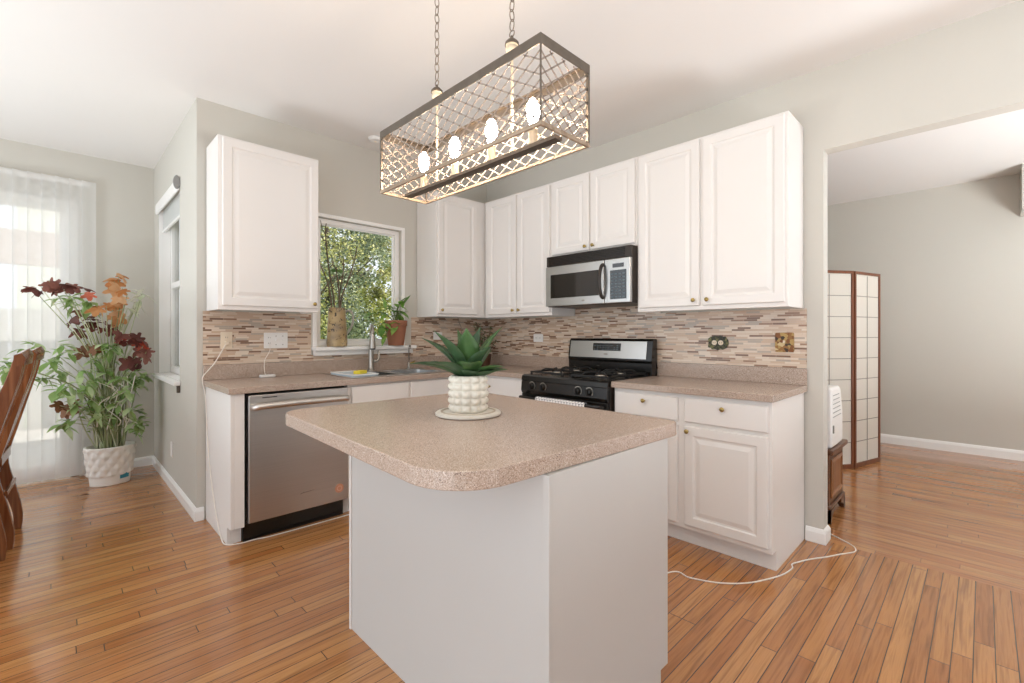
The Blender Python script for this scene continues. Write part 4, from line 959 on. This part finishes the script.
for k in range(20):
    a = rnd.uniform(0, 2*PI); b0 = Vector((.1*math.cos(a)*rnd.random(), .06*math.sin(a)*rnd.random(), .28)); L = rnd.uniform(.25, .6); tl = Vector((rnd.uniform(-.4, .3), rnd.uniform(-.2, .15), 1)).normalized()
    P = smoothpath([b0, b0+tl*L*.5, b0+tl*L+Vector((rnd.uniform(-.06, .06), 0, -.02))], 5); stems.tube(P, [.0055-.003*i/len(P) for i in range(len(P))], 6)
    for q in (4, 7, 10): leafquad(FO['green'], P[min(q, len(P)-1)], Vector((rnd.uniform(-1, 1), rnd.uniform(-.8, .4), rnd.uniform(-.2, .8))), rnd.uniform(.05, .09), rnd.uniform(.01, .02))
# the long vine reaching left behind the chairs
P = smoothpath([Vector((-.05, 0, .3)), Vector((-.15, -.02, .7)), Vector((-.28, -.05, .86)), Vector((-.45, -.08, .88)), Vector((-.62, -.1, .82)), Vector((-.75, -.1, .9))], 8); stems.tube(P, [.005-.003*i/len(P) for i in range(len(P))], 6)
for q in P[18:]:
    for k in range(2): leafquad(FO['green'], q, Vector((rnd.uniform(-1, 1), rnd.uniform(-.7, .4), rnd.uniform(-.9, .6))), rnd.uniform(.05, .085), .018)
stems.build('stem', leafmat('plant_stem', [(.2, '7d8a58'), (.5, 'b0b78a'), (.8, 'dcdcc0')], 6, .15), fp, smooth=True)
for k in FO: sub(FO[k].build('foliage', LM[k], fp, smooth=(k != 'red')), LAB[k])
rib = MB(); rnd = random.Random(3)
for k in range(7):
    x0 = rnd.uniform(-.08, .12); P = smoothpath([Vector((x0+rnd.uniform(-.07, .07), -.1+rnd.uniform(-.03, .03), .45+.1*i+rnd.uniform(-.03, .03))) for i in range(5)], 6); rib.tube(P, .0035, 6)
sub(rib.build('white_strand', M['cord'], fp, smooth=True), 'white strands winding up among the stems')  # thin white strands in front of the stems
dl = MB(); leafquad(dl, Vector((0, 0, .012)), Vector((1, .4, .1)), .06, .014, fold=.6, droop=.2); leafquad(dl, Vector((0, 0, .008)), Vector((-.5, 1, .1)), .045, .01, fold=.5, droop=.15)
tag(dl.build('fallen_leaf', LM['brown'], None, smooth=True, loc=(-3.04, 1.12, 0)), 'small dry brown leaf lying on the floor by the plant', 'leaf')

# ------------------------------------------------------------------ dining chairs (backs towards +x)
def make_chair(label, loc, rz):
    r = thing('dining_chair', label, 'chair', loc, rz, 'dining chairs')
    curve = [(0, .0), (.005, .1), (-.02, .25), (-.055, .42), (-.045, .52), (-.02, .62), (.03, .82), (.075, 1.0), (.09, 1.1)]
    dep = [.036, .042, .055, .075, .075, .07, .058, .046, .034]
    cs_ = smoothpath([(c[0], 0, c[1]) for c in curve], 4); n = len(cs_)
    for s in (-1, 1):
        rings = []
        for i, p in enumerate(cs_):
            f = i/(n-1)*(len(dep)-1); k = min(int(f), len(dep)-2); d = dep[k]+(dep[k+1]-dep[k])*(f-k)
            y0 = s*.19
            rings.append([(p.x-d, y0-.016, p.z), (p.x, y0-.016, p.z), (p.x, y0+.016, p.z), (p.x-d, y0+.016, p.z)])
        MB().loft(rings).build('back_post', M['mahog'], r, smooth='auto', bevel=.003)
    cr_ = MB(); rings = []
    for i in range(13):
        y = -.215+.43*i/12; b = .018*(1-(y/.215)**2)
        x = .09+b; rings.append([(x-.03, y, 1.06), (x, y, 1.065), (x+.006, y, 1.1+b*.8), (x-.008, y, 1.125+b), (x-.034, y, 1.115+b), (x-.036, y, 1.08)])
    cr_.loft(rings).build('crest_rail', M['mahog'], r, smooth='auto')
    for y in (-.1, -.035, .035, .1):
        rings = []
        for p in cs_[12:]:
            bb = .014*(1-(y/.19)**2)*((p.z-.42)/.65)
            rings.append([(p.x-.028+bb, y-.022, p.z-.02), (p.x-.018+bb, y-.022, p.z-.02), (p.x-.018+bb, y+.022, p.z-.02), (p.x-.028+bb, y+.022, p.z-.02)])
        MB().loft(rings).build('slat', M['mahog'], r, smooth='auto')
    MB().box(-.075, -.045, -.173, .173, .47, .53).build('lower_rail', M['mahog'], r, bevel=.004)
    MB().prism([(-.56, -.235), (-.09, -.2), (-.09, .2), (-.56, .235)], .40, .435).build('seat_frame', M['mahog'], r, bevel=.005)
    MB().prism(rrect(-.555, -.12, -.2, .2, .04), .436, .475).build('seat', paint('seat_fabric', 'b9ad9a', .9), r, bevel=.014, seg=3)
    for s in (-1, 1):
        MB().tube(smoothpath([(-.53, s*.2, .4), (-.545, s*.203, .3), (-.535, s*.2, .12), (-.55, s*.205, 0)], 4), [.026]*5+[.021]*4+[.018]*4, 8).build('front_leg', M['mahog'], r, smooth=True)
    for s in (-1, 1): MB().box(-.53, -.06, s*.19-.01, s*.19+.01, .2, .225).build('stretcher', M['mahog'], r, bevel=.003)
    MB().box(-.04, -.022, -.173, .173, .3, .325).build('back_stretcher', M['mahog'], r, bevel=.003)
    return r
make_chair('reddish wooden dining chair closer to the window blinds', (-3.335, .46, 0), V(-3))
make_chair('reddish wooden dining chair at the very edge, nearer the camera', (-3.37, -.08, 0), V(-1))

# ------------------------------------------------------------------ living room: folding screen, chest, box
fs = thing('folding_screen', 'wood framed shoji folding screen standing in the next room', 'room divider', (0, 0, 0))
def panel(p0, p1, cols):
    p0, p1 = Vector((p0[0], p0[1], 0)), Vector((p1[0], p1[1], 0)); L = (p1-p0).length; a = math.atan2(p1.y-p0.y, p1.x-p0.x); T = Matrix.Translation(p0) @ Matrix.Rotation(a, 4, 'Z')
    b = MB().add([], [])
    G = Matrix(((1, 0, 0, 0), (0, 0, -1, 0), (0, 1, 0, 0), (0, 0, 0, 1)))
    f = MB().grid([.002, .024, L-.024, L-.002], [.0, .04, 1.765, 1.79], lambda i, j: not (i == 1 and j == 1), -.012, .012, T @ G).build('panel_frame', M['screenwood'], fs, bevel=.002)
    MB().box(.0245, L-.0245, -.001, .001, .0405, 1.7645, T).build('paper', M['paper'], f)
    l = MB()
    for k in range(1, cols): x = .03+(L-.06)*k/cols; l.box(x-.003, x+.003, -.005, -.0012, .045, 1.755, T)
    for k in range(1, 9): z = .045+1.71*k/9; l.box(.03, L-.03, -.005, -.0012, z-.003, z+.003, T)
    l.build('lattice', M['lattice'], f)
panel((1.56, -2.48), (1.99, -2.765), 2); panel((2.005, -2.768), (2.45, -2.895), 2); panel((2.46, -2.892), (2.86, -2.66), 2)
ct = thing('storage_chest', 'low dark wood chest with bracket feet just past the doorway', 'chest', (.36, -2.91, 0))
MB().box(.012, .428, .012, .9, .11, .44).build('body', M['walnut'], ct, bevel=.003)
MB().prism(rrect(-.015, .455, -.015, .925, .01), .441, .475).build('lid', M['walnut'], ct, bevel=.01, seg=3)
MB().prism([(-.0, .0), (.44, .0), (.44, .91), (0, .91)], .085, .109).build('base_moulding', M['walnut'], ct, bevel=.008, seg=3)
rings = [[(.06+i, .0115-h_, .15+i), (.38-i, .0115-h_, .15+i), (.38-i, .0115-h_, .40-i), (.06+i, .0115-h_, .40-i)] for i, h_ in ((0, 0), (0, .008), (.02, .012), (.03, .004), (.05, .003))]
MB().loft(rings).build('end_panel', wood('walnut_panel', '7a4a28', '96643c', .3), ct, bevel=.001)
for x0, sg in ((0, 1), (.44, -1)):
    for y0, sy_ in ((0, 1), (.91, -1)):
        pr = [(0, 0), (.03, 0), (.045, .03), (.075, .05), (.12, .06), (.12, .084), (0, .084)]
        T = Matrix(((sg, 0, 0, x0), (0, 0, sy_, y0), (0, 1, 0, 0), (0, 0, 0, 1)))
        T2 = Matrix(((0, 0, sg, x0), (sy_, 0, 0, y0), (0, 1, 0, 0), (0, 0, 0, 1)))
        MB().prism(pr, 0, .02, T).prism(pr, 0, .0199, T2).build('foot', M['walnut'], ct)
bx = thing('storage_box', 'white slatted plastic box with sloped shoulder sitting on the wooden chest', 'box', (.385, -2.912, .4755))
rings = []
TY = Matrix(((1, 0, 0, 0), (0, 0, 1, 0), (0, 1, 0, 0), (0, 0, 0, 1)))
MB().prism([(0, .0), (.30, 0), (.335, .02), (.335, .22), (.27, .37), (.23, .395), (0, .395)], 0, .5, TY).build('body', M['wplate'], bx, bevel=.02, seg=4)
rb = MB()
for k in range(6): rb.box(.03, .26-.012*k, -.003, .004, .2+.028*k, .205+.028*k)
rb.build('slats', paint('grey_groove', 'a7a7a4', .6), bx)
sub(MB().box(.02, .036, -.008, .002, .1, .15).build('latch', M['nickel'], bx, bevel=.002), 'metal latch')

# ------------------------------------------------------------------ outdoors
struct('ground', MB().box(-14, 16, 2.0, 22, -.25, -.2), paint('lawn', '7d9a55', .95, var=.3, scale=3))
struct('patio', MB().box(-7, -2.3, 2.0, 5.1, -.2, -.03), paint('patio_concrete', 'd8d4cc', .8, var=.05, scale=3))
fn = thing('fence', 'pale board fence behind the patio outside the sliding door', 'fence', (-5, 5.2, -.2))
for k in range(2): MB().box(-2.5, 3.2, .02, .06, .4+k*.9, .5+k*.9).build('rail', M['trim'], fn)
bd = MB()
for k in range(38): bd.box(-2.5+k*.15, -2.5+k*.15+.142, 0, .018, .0, 1.75)
bd.build('boards', paint('fence_boards', 'c9c6c0', .8, var=.08), fn)
nb_ = thing('backdrop_house', 'added pale house wall, a bright backdrop for the narrow nook window', 'house', (-2.3, 14, -.2))  # house added as a bright sunlit backdrop for the nook window
MB().box(-1.6, 1.3, 0, 4, 0, 6).build('wall_siding', paint('pale_siding', 'eeece6', .8), nb_)
MB().prism([(-1.8, 6.01), (1.5, 6.01), (-.15, 7.4)], -.3, 4.3, Matrix(((1, 0, 0, 0), (0, 0, 1, 0), (0, 1, 0, 0), (0, 0, 0, 1)))).build('roof', paint('roof_shingle', '8d8780', .9), nb_)
pg_ = thing('patio_roof', 'pale patio roof edge seen through the blinds', 'patio roof', (-5, 4.2, 0))
MB().box(-2.2, 2.6, -.02, .06, 2.02, 2.42).build('beam', paint('beam_paint', 'c9b8ad', .7), pg_)
for x in (-2.0, 2.4): MB().box(x-.05, x+.05, -.03, .07, -.03, 2.019).build('post', M['trim'], pg_)
LT = [leafmat('tree_leaf_yellow', [(.25, '6d7436'), (.5, 'a9ab60'), (.75, 'e4dfa8')], 2.5, .35, .6), leafmat('tree_leaf_green', [(.25, '384a2c'), (.5, '748a52'), (.75, 'c8d0a0')], 2.5, .3, .6), leafmat('tree_leaf_grey', [(.25, '3e4c3c'), (.5, '84946f'), (.75, 'd0d6bc')], 2.5, .3, .6)]
BK = wood('tree_bark', '4b4036', '6f6252', .9)
def tree(label, loc, h, cr, n, leaf, mi, seed, zb=.2, nc=46):
    rnd = random.Random(seed); r = thing('tree', label, 'tree', loc, 0, 'trees outside the kitchen window')
    tk = MB().tube(smoothpath([(0, 0, 0), (.06, .02, h*.3), (-.04, .03, h*.6), (.03, 0, h*.9)], 4), [.11-.007*k for k in range(13)], 8)
    for k in range(9):
        a = rnd.uniform(0, 2*PI); z = h*rnd.uniform(.25, .75); tk.tube(smoothpath([(0, 0, z), (cr*.4*math.cos(a), cr*.4*math.sin(a), z+.25), (cr*.8*math.cos(a), cr*.8*math.sin(a), z+.7)], 4), [.035-.003*i for i in range(9)], 6)
    tk.build('trunk', BK, r, smooth=True)
    cl = [(rnd.uniform(-1, 1)*cr*.75, rnd.uniform(-1, 1)*cr*.75, rnd.uniform(zb, h), rnd.uniform(.25, .5)) for _ in range(nc)]
    mb = MB()
    for k in range(n):
        c = rnd.choice(cl); u = rnd.uniform(-1, 1); th = rnd.uniform(0, 2*PI); s_ = math.sqrt(1-u*u); rr = c[3]*rnd.random()**.4
        p = Vector((c[0]+rr*s_*math.cos(th), c[1]+rr*s_*math.sin(th), max(.05, c[2]+rr*u)))
        d = Vector((rnd.uniform(-1, 1), rnd.uniform(-1, 1), rnd.uniform(-1, .4))).normalized(); s = d.cross(Vector((rnd.uniform(-1, 1), rnd.uniform(-1, 1), 1))).normalized(); L = leaf*rnd.uniform(.6, 1.3)
        mb.add([p, p+d*L*.5+s*L*.3, p+d*L, p+d*L*.5-s*L*.3], [(0, 1, 2, 3)])
    mb.build('crown', LT[mi], r)
tree('yellow-green leafy tree nearest outside the kitchen window', (-.35, 4.5, -.2), 3.6, 1.0, 13000, .055, 0, 1)
tree('mid green tree on the right outside the kitchen window', (2.55, 4.6, -.2), 3.4, 1.0, 13000, .055, 1, 2)
tree('pale grey-green tree behind the nearest one outside the kitchen window', (1.3, 7.0, -.2), 5.0, 1.45, 30000, .075, 2, 3, nc=110)
tree('tall yellowing tree at the back outside the kitchen window', (3.2, 11.0, -.2), 6.5, 2.3, 26000, .12, 0, 4, nc=110)
